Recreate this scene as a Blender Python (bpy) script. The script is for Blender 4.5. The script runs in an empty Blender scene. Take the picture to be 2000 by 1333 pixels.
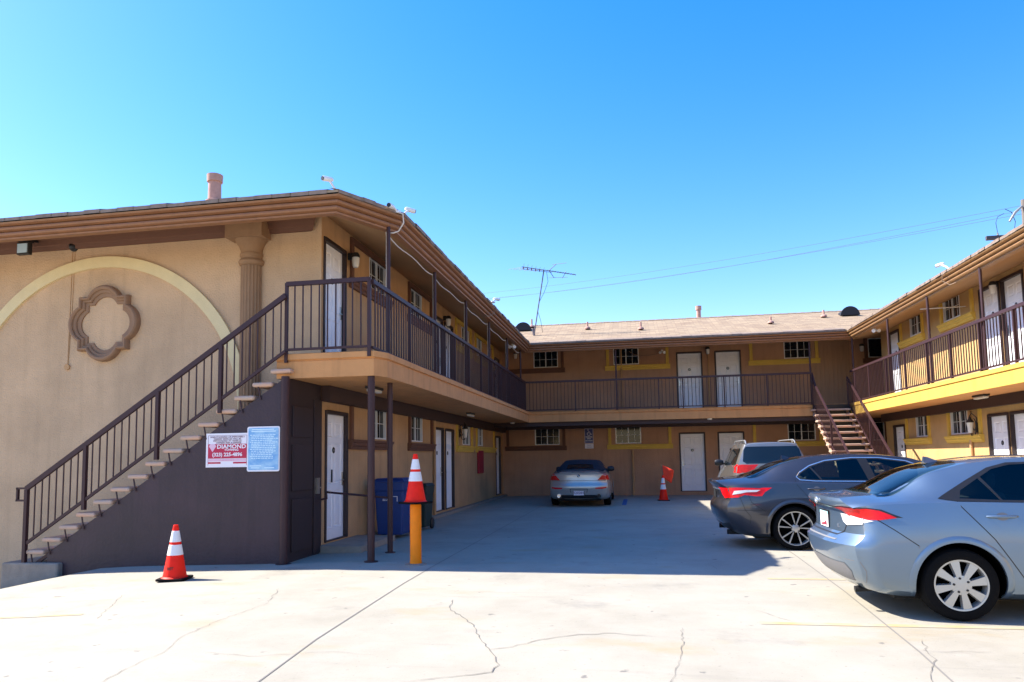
import bpy, bmesh, math, random
from mathutils import Vector, Matrix, geometry
from mathutils.bvhtree import BVHTree
random.seed(7)
rad = math.radians
S = bpy.context.scene
COL = S.collection

# ------------------------------------------------------------------ camera
YAW, PITCH, ROLL, FPX = .18246, .08598, -.01465, 1402.4
cy, sy, cp, sp = math.cos(YAW), math.sin(YAW), math.cos(PITCH), math.sin(PITCH)
f_ = Vector((-sy*cp, cy*cp, sp)); r_ = Vector((cy, sy, 0)); u_ = r_.cross(f_)
cr, sr = math.cos(ROLL), math.sin(ROLL)
cx_ = cr*r_ + sr*u_; cu_ = -sr*r_ + cr*u_
cam_d = bpy.data.cameras.new('camera'); cam = bpy.data.objects.new('camera', cam_d); COL.objects.link(cam)
m = Matrix((cx_, cu_, -f_)).transposed().to_4x4(); m.translation = (0, 0, 1.5)
cam.matrix_world = m
cam_d.sensor_width = 36; cam_d.lens = FPX/2000*36
cam_d.shift_x = 22.4/2000; cam_d.shift_y = 107.6/2000
cam_d.clip_start = .05; cam_d.clip_end = 600
S.camera = cam

# ------------------------------------------------------------------ light
SUN = Vector((-1, .085, 1.0)).normalized()
elev = math.asin(SUN.z); azim = math.atan2(SUN.x, SUN.y)
w = bpy.data.worlds.new('World'); S.world = w; w.use_nodes = True
nt = w.node_tree; nt.nodes.clear()
sky = nt.nodes.new('ShaderNodeTexSky'); sky.sky_type = 'NISHITA'; sky.sun_disc = False
sky.sun_elevation = elev; sky.sun_rotation = azim; sky.air_density = 1.25; sky.dust_density = .5; sky.ozone_density = 1.5
hs = nt.nodes.new('ShaderNodeHueSaturation'); hs.inputs['Saturation'].default_value = 1.52
bg = nt.nodes.new('ShaderNodeBackground'); bg.inputs['Strength'].default_value = .118
wo = nt.nodes.new('ShaderNodeOutputWorld')
nt.links.new(sky.outputs[0], hs.inputs['Color']); tint = nt.nodes.new('ShaderNodeMix'); tint.data_type = 'RGBA'; tint.blend_type = 'MULTIPLY'; tint.inputs['Factor'].default_value = 1; tint.inputs['B'].default_value = (1.0, .90, 1.12, 1)
nt.links.new(hs.outputs[0], tint.inputs['A']); nt.links.new(tint.outputs['Result'], bg.inputs[0]); nt.links.new(bg.outputs[0], wo.inputs[0])
sd = bpy.data.lights.new('sun', 'SUN'); sd.energy = 5; sd.angle = rad(.5); sd.color = (1, .94, .84)
so = bpy.data.objects.new('sun', sd); COL.objects.link(so)
so.rotation_euler = SUN.to_track_quat('Z', 'Y').to_euler(); so.location = (-20, 2, 20)
S.view_settings.view_transform = 'Standard'; S.view_settings.look = 'None'
S.view_settings.exposure = 1.32; S.view_settings.gamma = 1
S.render.engine = 'CYCLES'
S.cycles.max_bounces = 8; S.cycles.diffuse_bounces = 5; S.cycles.glossy_bounces = 4

# ------------------------------------------------------------------ materials
def mat(name, col, rough=.6, metal=0, bump=0, bscale=40, mottle=0, mscale=2, streak=0, coat=0, spec=.5, trans=0, col2=None, emit=0, stretch=None, bdist=.02):
    m = bpy.data.materials.new(name); m.use_nodes = True
    n = m.node_tree.nodes; l = m.node_tree.links; b = n['Principled BSDF']
    b.inputs['Roughness'].default_value = rough; b.inputs['Metallic'].default_value = metal
    b.inputs['Coat Weight'].default_value = coat; b.inputs['Specular IOR Level'].default_value = spec
    b.inputs['Transmission Weight'].default_value = trans
    c4 = (*col, 1)
    b.inputs['Base Color'].default_value = c4
    if emit: b.inputs['Emission Color'].default_value = c4; b.inputs['Emission Strength'].default_value = emit
    if mottle or streak or bump:
        g = n.new('ShaderNodeNewGeometry'); src = g.outputs['Position']
    cur = None
    if mottle:
        t = n.new('ShaderNodeTexNoise'); t.inputs['Scale'].default_value = mscale; t.inputs['Detail'].default_value = 8; t.inputs['Roughness'].default_value = .62
        if stretch:
            mp = n.new('ShaderNodeMapping'); mp.inputs['Scale'].default_value = stretch; l.new(src, mp.inputs[0]); l.new(mp.outputs[0], t.inputs['Vector'])
        else: l.new(src, t.inputs['Vector'])
        r = n.new('ShaderNodeMapRange'); r.inputs['From Min'].default_value = .32; r.inputs['From Max'].default_value = .68
        l.new(t.outputs[0], r.inputs['Value'])
        mx = n.new('ShaderNodeMix'); mx.data_type = 'RGBA'; mx.clamp_factor = True
        c2 = col2 if col2 else tuple(x*(1-mottle) for x in col)
        mx.inputs['A'].default_value = c4; mx.inputs['B'].default_value = (*c2, 1)
        l.new(r.outputs[0], mx.inputs['Factor']); cur = mx.outputs['Result']
    if streak:
        mp = n.new('ShaderNodeMapping'); mp.inputs['Scale'].default_value = (3.2, 3.2, .25); l.new(src, mp.inputs[0])
        t = n.new('ShaderNodeTexNoise'); t.inputs['Scale'].default_value = 2.2; t.inputs['Detail'].default_value = 6; l.new(mp.outputs[0], t.inputs['Vector'])
        r = n.new('ShaderNodeMapRange'); r.inputs['From Min'].default_value = .5; r.inputs['From Max'].default_value = .75; r.inputs['To Max'].default_value = streak
        l.new(t.outputs[0], r.inputs['Value'])
        mx = n.new('ShaderNodeMix'); mx.data_type = 'RGBA'; mx.clamp_factor = True
        if cur: l.new(cur, mx.inputs['A'])
        else: mx.inputs['A'].default_value = c4
        mx.inputs['B'].default_value = (*[x*.45 for x in col], 1)
        l.new(r.outputs[0], mx.inputs['Factor']); cur = mx.outputs['Result']
    if cur: l.new(cur, b.inputs['Base Color'])
    if bump:
        t = n.new('ShaderNodeTexNoise'); t.inputs['Scale'].default_value = bscale; t.inputs['Detail'].default_value = 5; l.new(src, t.inputs['Vector'])
        bp = n.new('ShaderNodeBump'); bp.inputs['Strength'].default_value = bump; bp.inputs['Distance'].default_value = bdist
        l.new(t.outputs[0], bp.inputs['Height']); l.new(bp.outputs[0], b.inputs['Normal'])
    return m

STUCCO = mat('stucco_tan', (.60, .35, .165), .9, bump=.9, bscale=38, mottle=.26, mscale=.9, streak=.32, bdist=.014)
STUCCO_F = mat('stucco_beige', (.65, .44, .26), .9, bump=1, bscale=36, mottle=.24, mscale=.8, streak=.2, bdist=.015)
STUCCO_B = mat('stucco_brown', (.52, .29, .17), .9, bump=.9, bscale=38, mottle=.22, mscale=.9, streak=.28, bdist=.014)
STUCCO_R = mat('stucco_ochre', (.60, .38, .155), .9, bump=.8, bscale=38, mottle=.2, mscale=1, streak=.25, bdist=.014)
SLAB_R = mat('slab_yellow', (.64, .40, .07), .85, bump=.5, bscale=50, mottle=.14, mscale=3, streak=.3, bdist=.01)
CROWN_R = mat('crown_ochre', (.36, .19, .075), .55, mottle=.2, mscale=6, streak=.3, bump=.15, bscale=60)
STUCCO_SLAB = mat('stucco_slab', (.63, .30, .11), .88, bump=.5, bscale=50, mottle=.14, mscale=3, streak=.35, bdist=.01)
SOFFIT = mat('soffit_paint', (.38, .21, .09), .85, bump=.2, bscale=60, mottle=.12, mscale=2)
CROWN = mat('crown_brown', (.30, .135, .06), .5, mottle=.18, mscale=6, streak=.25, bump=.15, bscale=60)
MOULD = mat('mould_brown', (.15, .062, .033), .7, mottle=.12, mscale=5, bump=.2, bscale=70)
COLUMN = mat('column_brown', (.32, .185, .095), .75, mottle=.16, mscale=5, streak=.3, bump=.2, bscale=60)
QUATRE = mat('ornament_brown', (.30, .175, .10), .75, mottle=.14, mscale=6, bump=.25, bscale=60)
YELLOW = mat('mould_yellow', (.74, .49, .08), .7, mottle=.12, mscale=6, bump=.2, bscale=60)
ARCHY = mat('arch_yellow', (.76, .62, .34), .8, mottle=.10, mscale=4, bump=.3, bscale=60)
PURPLE = mat('enclosure_paint', (.047, .0215, .029), .55, mottle=.42, mscale=1.3, streak=.75, bump=.35, bscale=24)
PURPLE2 = mat('storage_door_paint', (.028, .015, .019), .5, mottle=.2, mscale=2, streak=.4)
BEAM = mat('beam_paint', (.045, .022, .021), .6, mottle=.12, mscale=3)
RAIL = mat('rail_paint', (.052, .023, .025), .5, mottle=.15, mscale=8, spec=.3)
FRAME = mat('door_frame_paint', (.032, .018, .018), .5)
DOORW = mat('door_white', (.90, .90, .92), .42, mottle=.08, mscale=5)
WHITE = mat('vinyl_white', (.78, .78, .76), .4)
GLASS = mat('window_glass', (.010, .016, .024), .10, spec=.45, mottle=.5, mscale=3)
METAL = mat('satin_metal', (.5, .5, .48), .3, 1)
DARKM = mat('dark_metal', (.03, .03, .03), .45, .3)
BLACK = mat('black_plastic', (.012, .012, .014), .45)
RUBBER = mat('rubber', (.005, .005, .0055), .9, mottle=.3, mscale=20, spec=.15)
SIDING = mat('siding_brown', (.46, .265, .15), .8, mottle=.2, mscale=3, stretch=(6, 6, .3))
CONC_D = mat('concrete_block', (.33, .27, .21), .9, mottle=.25, mscale=5, bump=.5, bscale=50)
TREAD = mat('tread_concrete', (.64, .37, .24), .85, mottle=.25, mscale=2.2, bump=.3, bscale=60, col2=(.44, .35, .28))
CLAY = mat('flue_clay', (.52, .30, .24), .85, mottle=.25, mscale=9)
CABLE = mat('white_cable', (.62, .58, .52), .6)
WIREG = mat('wire_grey', (.09, .10, .11), .7)
ANT = mat('antenna_metal', (.10, .085, .10), .5, .3)
CABLEB = mat('dark_cable', (.02, .02, .02), .6)
GREYM = mat('galvanised', (.33, .33, .33), .5, .5, mottle=.2, mscale=10)
LAMPG = mat('lamp_glass', (.72, .70, .64), .3)
ORANGE = mat('bollard_orange', (1, .24, .0), .55, mottle=.10, mscale=9, streak=.15, spec=.25)
CONE_R = mat('cone_red', (.95, .016, .003), .55, spec=.25, mottle=.12, mscale=12)
CONE_W = mat('cone_white', (.82, .80, .78), .5, mottle=.08, mscale=12)
FLAG = mat('flag_orange', (.95, .05, .01), .7, mottle=.15, mscale=10)
BLUEB = mat('bin_blue', (.006, .04, .19), .45, mottle=.2, mscale=8)
GREENB = mat('bin_green', (.012, .03, .022), .5, mottle=.2, mscale=8)
S_WHITE = mat('sign_white', (.82, .78, .80), .5)
S_RED = mat('sign_crimson', (.55, .008, .06), .5, mottle=.12, mscale=8)
S_PINK = mat('sign_pink', (.78, .50, .60), .5)
S_GREY = mat('sign_ink', (.22, .09, .13), .6)
S_BLUE = mat('sign_blue_faded', (.10, .34, .66), .3, col2=(.42, .66, .80), mottle=.5, mscale=5, stretch=(1, 1, 1.6))
S_PALE = mat('sign_pale_blue', (.62, .82, .90), .4)
S_NAVY = mat('sign_navy', (.02, .03, .18), .4)
S_DRED = mat('board_red', (.32, .012, .03), .6)
WOOD = mat('pole_wood', (.20, .17, .15), .9, mottle=.3, mscale=8, stretch=(4, 4, .4))
WELL = mat('wheel_well', (.003, .003, .003), 1, spec=0)
SHEET = mat('vent_black', (.012, .012, .016), .7)

def ground_mat():
    m = bpy.data.materials.new('concrete_paving'); m.use_nodes = True
    n = m.node_tree.nodes; l = m.node_tree.links; b = n['Principled BSDF']; b.inputs['Roughness'].default_value = .82
    g = n.new('ShaderNodeNewGeometry')
    def noise(sc, det, ro, vec=None):
        t = n.new('ShaderNodeTexNoise'); t.inputs['Scale'].default_value = sc; t.inputs['Detail'].default_value = det; t.inputs['Roughness'].default_value = ro
        l.new(vec or g.outputs['Position'], t.inputs['Vector']); return t.outputs[0]
    def mp(scale, rot=0):
        a = n.new('ShaderNodeMapping'); a.inputs['Scale'].default_value = scale; a.inputs['Rotation'].default_value = (0, 0, rot)
        l.new(g.outputs['Position'], a.inputs[0]); return a.outputs[0]
    def mix(a, c, fac, lo, hi, amt=1):
        r = n.new('ShaderNodeMapRange'); r.inputs['From Min'].default_value = lo; r.inputs['From Max'].default_value = hi; r.inputs['To Max'].default_value = amt
        l.new(fac, r.inputs['Value'])
        x = n.new('ShaderNodeMix'); x.data_type = 'RGBA'; x.clamp_factor = True
        if isinstance(a, tuple): x.inputs['A'].default_value = (*a, 1)
        else: l.new(a, x.inputs['A'])
        x.inputs['B'].default_value = (*c, 1); l.new(r.outputs[0], x.inputs['Factor']); return x.outputs['Result']
    c = mix((.36, .33, .265), (.285, .26, .205), noise(.55, 9, .65), .38, .68)
    c = mix(c, (.37, .34, .285), noise(2.4, 8, .7), .45, .75, .6)
    c = mix(c, (.20, .185, .16), noise(1, 7, .7, mp((.5, 3.5, 1), .25)), .58, .8, .55)      # tyre-worn streaks
    c = mix(c, (.17, .16, .14), noise(.9, 8, .65), .58, .74, .6)                            # blotches of dirt
    c = mix(c, (.34, .24, .10), noise(.8, 6, .6, mp((1, 2, 1), 1.1)), .58, .76, .5)          # rusty stains
    c = mix(c, (.12, .11, .10), noise(6, 3, .5), .69, .74, .75)                              # gum and oil spots
    c = mix(c, (.15, .14, .125), noise(34, 3, .6), .62, .76, .6)
    l.new(c, b.inputs['Base Color'])
    bp = n.new('ShaderNodeBump'); bp.inputs['Strength'].default_value = .35; bp.inputs['Distance'].default_value = .01
    l.new(noise(60, 6, .7), bp.inputs['Height']); l.new(bp.outputs[0], b.inputs['Normal'])
    return m
GROUND = ground_mat()

def shingle_mat():
    m = bpy.data.materials.new('roof_shingles'); m.use_nodes = True
    n = m.node_tree.nodes; l = m.node_tree.links; b = n['Principled BSDF']; b.inputs['Roughness'].default_value = .95
    uv = n.new('ShaderNodeUVMap')
    br = n.new('ShaderNodeTexBrick'); br.inputs['Scale'].default_value = 1
    br.inputs['Brick Width'].default_value = .34; br.inputs['Row Height'].default_value = .14; br.inputs['Mortar Size'].default_value = .008
    br.inputs['Color1'].default_value = (.37, .27, .165, 1); br.inputs['Color2'].default_value = (.22, .15, .095, 1); br.inputs['Mortar'].default_value = (.17, .11, .08, 1)
    br.inputs['Bias'].default_value = -.1; br.offset = .37
    l.new(uv.outputs[0], br.inputs['Vector'])
    t = n.new('ShaderNodeTexNoise'); t.inputs['Scale'].default_value = 1.1; t.inputs['Detail'].default_value = 8; l.new(uv.outputs[0], t.inputs['Vector'])
    r = n.new('ShaderNodeMapRange'); r.inputs['From Min'].default_value = .35; r.inputs['From Max'].default_value = .7; r.inputs['To Max'].default_value = .35
    l.new(t.outputs[0], r.inputs['Value'])
    x = n.new('ShaderNodeMix'); x.data_type = 'RGBA'; l.new(r.outputs[0], x.inputs['Factor']); l.new(br.outputs[0], x.inputs['A']); x.inputs['B'].default_value = (.31, .24, .16, 1)
    l.new(x.outputs['Result'], b.inputs['Base Color'])
    bp = n.new('ShaderNodeBump'); bp.inputs['Strength'].default_value = .7; bp.inputs['Distance'].default_value = .02
    l.new(br.outputs[0], bp.inputs['Height']); l.new(bp.outputs[0], b.inputs['Normal'])
    return m
SHINGLE = shingle_mat()

def paint(name, col, rough=.3, metal=.75):
    m = bpy.data.materials.new(name); m.use_nodes = True
    n = m.node_tree.nodes; l = m.node_tree.links; b = n['Principled BSDF']
    b.inputs['Base Color'].default_value = (*col, 1); b.inputs['Metallic'].default_value = metal; b.inputs['Roughness'].default_value = rough
    b.inputs['Coat Weight'].default_value = 1; b.inputs['Coat Roughness'].default_value = .03
    g = n.new('ShaderNodeNewGeometry'); t = n.new('ShaderNodeTexNoise'); t.inputs['Scale'].default_value = 4; t.inputs['Detail'].default_value = 6
    l.new(g.outputs['Position'], t.inputs['Vector'])
    r = n.new('ShaderNodeMapRange'); r.inputs['To Min'].default_value = rough-.05; r.inputs['To Max'].default_value = rough+.14
    l.new(t.outputs[0], r.inputs['Value']); l.new(r.outputs[0], b.inputs['Roughness'])
    return m
P_COROLLA = paint('paint_blue_grey', (.15, .215, .295), .33, .72)
P_CAMRY = paint('paint_dark_grey', (.062, .062, .074), .28, .7)
P_BMW = paint('paint_silver', (.50, .49, .46), .34, .7)
P_SUV = paint('paint_champagne', (.31, .295, .27), .34, .7)
CARGLASS = mat('car_glass', (.008, .012, .014), .02, spec=.7)
def see_through():
    m = bpy.data.materials.new('clear_car_glass'); m.use_nodes = True; n = m.node_tree.nodes; l = m.node_tree.links; n.clear()
    t = n.new('ShaderNodeBsdfTransparent'); t.inputs[0].default_value = (.50, .60, .56, 1); g = n.new('ShaderNodeBsdfGlossy'); g.inputs['Roughness'].default_value = .01
    f = n.new('ShaderNodeFresnel'); f.inputs[0].default_value = 1.6; x = n.new('ShaderNodeMixShader'); o = n.new('ShaderNodeOutputMaterial')
    l.new(f.outputs[0], x.inputs[0]); l.new(t.outputs[0], x.inputs[1]); l.new(g.outputs[0], x.inputs[2]); l.new(x.outputs[0], o.inputs[0]); return m
CLEAR = see_through(); CABIN = mat('cabin_trim', (.035, .036, .042), .8); SEAT = mat('seat_fabric', (.05, .05, .055), .9)
TAIL = mat('lamp_red', (.80, .004, .006), .3, spec=.3, coat=.25, mottle=.3, mscale=14)
TAILW = mat('lamp_clear', (.72, .70, .68), .12, coat=1, mottle=.2, mscale=20)
CHROME = mat('chrome', (.85, .85, .85), .22, .9)
ALLOY = mat('wheel_silver', (.46, .46, .44), .35, .6)
SOFTTOP = mat('soft_top', (.012, .012, .02), .9)
GREYPL = mat('grey_trim', (.16, .16, .17), .6)
BELOW = mat('underbody', (.01, .01, .01), .9)

# ------------------------------------------------------------------ builders
ORG = {}
def org(o): return ORG.get(o.name, Vector((0, 0, 0)))
def link(o, parent=None):
    COL.objects.link(o)
    if parent is not None: o.parent = parent
    return o
def tag(o, label=None, cat=None, group=None, kind=None):
    if label: o['label'] = label
    if cat: o['category'] = cat
    if group: o['group'] = group
    if kind: o['kind'] = kind
    return o
def thing(name, loc, label, cat, group=None, rz=0):
    o = bpy.data.objects.new(name, None); COL.objects.link(o); o.location = loc; o.rotation_euler = (0, 0, rz)
    o.empty_display_size = .2
    ORG[o.name] = Vector(loc); return tag(o, label, cat, group)

class MB:
    def __init__(s): s.v = []; s.f = []; s.mi = []; s.uv = None
    def add(s, vs, fs, mi=0):
        k = len(s.v); s.v += [tuple(v) for v in vs]
        for f in fs: s.f.append(tuple(i+k for i in f)); s.mi.append(mi)
    def poly(s, pts, mi=0): s.add(pts, [tuple(range(len(pts)))], mi)
    def box(s, x0, y0, z0, x1, y1, z1, mi=0):
        x0, x1 = min(x0, x1), max(x0, x1); y0, y1 = min(y0, y1), max(y0, y1); z0, z1 = min(z0, z1), max(z0, z1)
        s.add([(x0,y0,z0),(x1,y0,z0),(x1,y1,z0),(x0,y1,z0),(x0,y0,z1),(x1,y0,z1),(x1,y1,z1),(x0,y1,z1)],
              [(0,3,2,1),(4,5,6,7),(0,1,5,4),(1,2,6,5),(2,3,7,6),(3,0,4,7)], mi); return s
    def bar(s, p, q, w, h, mi=0, up=(0, 0, 1)):
        p, q = Vector(p), Vector(q); d = (q-p).normalized(); u = Vector(up)
        if abs(d.dot(u)) > .98: u = Vector((1, 0, 0))
        a = d.cross(u).normalized(); b = a.cross(d).normalized(); a *= w/2; b *= h/2
        s.add([p-a-b, p+a-b, p+a+b, p-a+b, q-a-b, q+a-b, q+a+b, q-a+b],
              [(0,1,2,3),(7,6,5,4),(0,4,5,1),(1,5,6,2),(2,6,7,3),(3,7,4,0)], mi); return s
    def tube(s, pts, r, n=8, mi=0, cap=True):
        pts = [Vector(p) for p in pts]; rs = r if isinstance(r, (list, tuple)) else [r]*len(pts)
        k = len(s.v); prev = None
        for i, p in enumerate(pts):
            d = (pts[min(i+1, len(pts)-1)]-pts[max(i-1, 0)]).normalized()
            if prev is None:
                u = Vector((0, 0, 1)) if abs(d.z) < .9 else Vector((1, 0, 0)); a = d.cross(u).normalized()
            else: a = (prev - d*prev.dot(d)).normalized()
            prev = a; b = d.cross(a)
            for j in range(n):
                t = 2*math.pi*j/n; s.v.append(tuple(p+(a*math.cos(t)+b*math.sin(t))*rs[i]))
        for i in range(len(pts)-1):
            for j in range(n):
                s.f.append((k+i*n+j, k+i*n+(j+1) % n, k+(i+1)*n+(j+1) % n, k+(i+1)*n+j)); s.mi.append(mi)
        if cap:
            s.f.append(tuple(k+j for j in range(n))[::-1]); s.mi.append(mi)
            s.f.append(tuple(k+(len(pts)-1)*n+j for j in range(n))); s.mi.append(mi)
        return s
    def lathe(s, prof, c=(0, 0, 0), n=24, axis='z', mi=0, mis=None, rmod=None):
        k = len(s.v); c = Vector(c)
        for r, h in prof:
            for j in range(n):
                t = 2*math.pi*j/n; rr = r*(rmod(t) if rmod else 1)
                a, b = rr*math.cos(t), rr*math.sin(t)
                v = {'z': (a, b, h), 'y': (a, h, b), 'x': (h, a, b)}[axis]; s.v.append(tuple(c+Vector(v)))
        for i in range(len(prof)-1):
            for j in range(n):
                q = (k+i*n+j, k+i*n+(j+1) % n, k+(i+1)*n+(j+1) % n, k+(i+1)*n+j)
                s.f.append(q if axis != 'y' else q[::-1]); s.mi.append(mis[i] if mis else mi)
        return s
    def prism(s, poly, a0, a1, plane='xz', mi=0):
        # poly in the given plane, extruded along the remaining axis
        def P(u, v, t): return {'xz': (u, t, v), 'yz': (t, u, v), 'xy': (u, v, t)}[plane]
        n = len(poly); vs = [P(u, v, a0) for u, v in poly]+[P(u, v, a1) for u, v in poly]
        fs = [tuple(range(n)), tuple(range(2*n-1, n-1, -1))]+[(i, n+i, n+(i+1) % n, (i+1) % n) for i in range(n)]
        s.add(vs, fs, mi); return s
    def sweep(s, path, prof, side=1, mi=0, closed_prof=False, cap=True):
        # path: 2-D points; prof: (outward, z); outward = right of travel * side
        P = [Vector(p) for p in path]; n = len(P); offs = []
        for i in range(n):
            d0 = (P[i]-P[i-1]).normalized() if i else (P[1]-P[0]).normalized()
            d1 = (P[i+1]-P[i]).normalized() if i < n-1 else d0
            n0 = Vector((d0.y, -d0.x))*side; n1 = Vector((d1.y, -d1.x))*side
            mm = (n0+n1).normalized(); offs.append(mm/max(.3, mm.dot(n0)))
        k = len(s.v); m_ = len(prof)
        for i in range(n):
            for o, z in prof: s.v.append((P[i].x+offs[i].x*o, P[i].y+offs[i].y*o, z))
        for i in range(n-1):
            for j in range(m_ if closed_prof else m_-1):
                s.f.append((k+i*m_+j, k+(i+1)*m_+j, k+(i+1)*m_+(j+1) % m_, k+i*m_+(j+1) % m_)); s.mi.append(mi)
        if cap and closed_prof:
            s.f.append(tuple(k+j for j in range(m_))); s.mi.append(mi)
            s.f.append(tuple(k+(n-1)*m_+j for j in range(m_))[::-1]); s.mi.append(mi)
        return s
    def xf(s, M):
        s.v = [tuple(M @ Vector(v)) for v in s.v]; return s
    def build(s, name, mats, parent=None, smooth=False, bevel=0, local=False, angle=35):
        if not isinstance(mats, (list, tuple)): mats = [mats]
        O = Vector((0, 0, 0)) if (local or parent is None) else org(parent)
        me = bpy.data.meshes.new(name); me.from_pydata([tuple(Vector(v)-O) for v in s.v], [], s.f); me.update()
        for mm in mats: me.materials.append(mm)
        for p, i in zip(me.polygons, s.mi): p.material_index = i
        bm = bmesh.new(); bm.from_mesh(me)
        bmesh.ops.remove_doubles(bm, verts=bm.verts, dist=1e-5)
        bmesh.ops.recalc_face_normals(bm, faces=bm.faces); bm.to_mesh(me); bm.free()
        if smooth:
            me.polygons.foreach_set('use_smooth', [True]*len(me.polygons)); me.set_sharp_from_angle(angle=rad(angle))
        o = bpy.data.objects.new(name, me); link(o, parent); ORG[o.name] = O
        if bevel:
            b = o.modifiers.new('bevel', 'BEVEL'); b.width = bevel; b.segments = 2; b.limit_method = 'ANGLE'; b.angle_limit = rad(50)
        return o

def text(name, s, size, M, mtl, parent, bold=.0, spacing=1.0, xscale=1.0, ext=.0008, local=False):
    cu = bpy.data.curves.new(name, 'FONT'); cu.body = s; cu.size = size; cu.align_x = 'CENTER'; cu.align_y = 'CENTER'
    cu.extrude = ext; cu.offset = bold; cu.space_character = spacing; cu.resolution_u = 2
    t = bpy.data.objects.new('tmp', cu); COL.objects.link(t)
    me = bpy.data.meshes.new_from_object(t.evaluated_get(bpy.context.evaluated_depsgraph_get()))
    bpy.data.objects.remove(t); bpy.data.curves.remove(cu)
    me.transform(Matrix.Diagonal((xscale, 1, 1, 1))); me.transform(M)
    if parent and not local: me.transform(Matrix.Translation(-org(parent)))
    me.materials.clear(); me.materials.append(mtl)
    o = bpy.data.objects.new(name, me); link(o, parent); ORG[o.name] = org(parent) if parent else Vector(); return o
def facing(loc, n):           # text matrix lying on a wall, facing direction n
    n = Vector(n).normalized(); z = Vector((0, 0, 1)); x = z.cross(n).normalized()
    m = Matrix((x, z, n)).transposed().to_4x4(); m.translation = loc; return m

# ------------------------------------------------------------------ ground
XK = [(-60, -3.6), (-20, -2.2), (-12, -1.0), (-10.5, -.70), (-10, -.56), (-9.5, -.44), (-9.2, -.34), (-9, -.27), (-8.8, -.23), (-8.6, -.19), (-8.27, -.13), (-7.8, -.10), (-7.3, -.08), (-6, -.045), (-5.3, -.025), (-4.2, 0), (80, 0)]
def gz(x):
    for (a, za), (b, zb) in zip(XK, XK[1:]):
        if x <= b: return za+(zb-za)*(x-a)/(b-a)
    return 0
g = MB(); xs = sorted(set([k for k, _ in XK]+[-40, -30, -3, -1, 1, 3, 6, 10, 20, 40])); ys = [-60, -20, -8, -2, 2, 5, 8, 12, 16, 20, 26, 32, 45, 80, 160]
for i, x in enumerate(xs):
    for y in ys: g.v.append((x, y, gz(x)))
for i in range(len(xs)-1):
    for j in range(len(ys)-1):
        a = i*len(ys)+j; g.f.append((a, a+len(ys), a+len(ys)+1, a+1)); g.mi.append(0)
tag(g.build('ground', GROUND), kind='structure')

def ribbon(pts, wd, z=.004, jit=0):
    mb = MB(); P = []
    for (a, b) in zip(pts, pts[1:]):
        a, b = Vector(a), Vector(b); k = max(1, int((b-a).length/.07)) if jit else 1
        for i in range(k): P.append(a.lerp(b, i/k)+(Vector((random.uniform(-jit, jit), random.uniform(-jit, jit))) if jit and i else Vector((0, 0))))
    P.append(Vector(pts[-1])); n = len(P); L = []
    for i in range(n):
        d = (P[min(i+1, n-1)]-P[max(i-1, 0)]).normalized(); nn = Vector((-d.y, d.x))
        h = wd/2*(random.uniform(.35, 1.3) if jit else 1)
        if jit and i in (0, n-1): h *= .2
        L.append((P[i]+nn*h, P[i]-nn*h))
    for i in range(n-1):
        q = [L[i][0], L[i+1][0], L[i+1][1], L[i][1]]
        mb.poly([(p.x, p.y, gz(p.x)+z) for p in q])
    return mb
JOINT = mat('joint_dark', (.19, .175, .155), .9); CRACK = mat('crack_dark', (.17, .155, .135), .95)
STAIN_Y = mat('worn_yellow_paint', (.43, .31, .13), .85, mottle=.6, mscale=4, col2=(.36, .325, .255))
BLUEP = mat('blue_line_paint', (.03, .13, .34), .7, mottle=.2, mscale=8)
def merge(mbs):
    r = MB()
    for b in mbs: r.add(b.v, b.f, 0)
    return r
tag(merge([ribbon([(-2.48, 3.5), (-2.57, 4.66), (-2.68, 5.8), (-2.8, 8.5), (-2.82, 9.8), (-2.9, 28)], .014), ribbon([(1.9, 4.2), (2.06, 6), (2.2, 8.5), (2.3, 11.5), (2.5, 28)], .016)]).build('pavement_joint', JOINT), kind='structure')
cr_ = [[(-1.95, 7.6), (-1.86, 7.13), (-1.47, 6.47), (-1.3, 5.97), (-1.15, 5.63), (-1.01, 5.27), (-1.03, 5.09), (-1.54, 4.8), (-1.9, 4.5)],
       [(-1.17, 5.67), (-1.0, 5.77), (-.81, 6.03), (-.51, 6.24), (-.21, 6.32), (.1, 6.25)],
       [(-4.18, 8.03), (-3.87, 7.16), (-3.93, 6.32), (-3.89, 5.74), (-3.72, 5.26), (-3.71, 4.84), (-3.65, 4.51), (-3.5, 4)],
       [(.36, 6.6), (.34, 6.02), (.27, 5.44), (.19, 5.03), (.2, 4.6)], [(2.22, 6.41), (2.1, 5.94), (2.1, 5.81), (1.97, 5.54), (1.87, 5.26), (1.9, 4.9)],
       [(2.13, 6.02), (2.38, 6.08), (2.59, 6.08)], [(-5.98, 7.68), (-5.58, 6.97), (-5.25, 6.38)], [(1.1, 7.4), (1.35, 6.95)],
       [(-3.4, 5.3), (-2.9, 5.25), (-2.4, 5.45), (-2.0, 5.4)], [(1.2, 10.8), (.95, 10.4), (1.05, 9.9)]]
tag(merge([ribbon(c, .0045 if i > 1 else .008, .005, .016) for i, c in enumerate(cr_)]).build('pavement_crack', CRACK), kind='structure')
tag(merge([ribbon([(1.06, 6.86), (4.6, 6.95)], .10, .003), ribbon([(1.54, 9.27), (5.6, 9.34)], .10, .003), ribbon([(2.0, 14.2), (6, 14.3)], .08, .003), ribbon([(-6.9, 6.35), (-5.6, 6.6)], .07, .003)]).build('parking_line', STAIN_Y), kind='structure')
tag(ribbon([(-.34, 25.6), (-.36, 22.6)], .14, .003).build('blue_parking_line', BLUEP), kind='structure')

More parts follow.
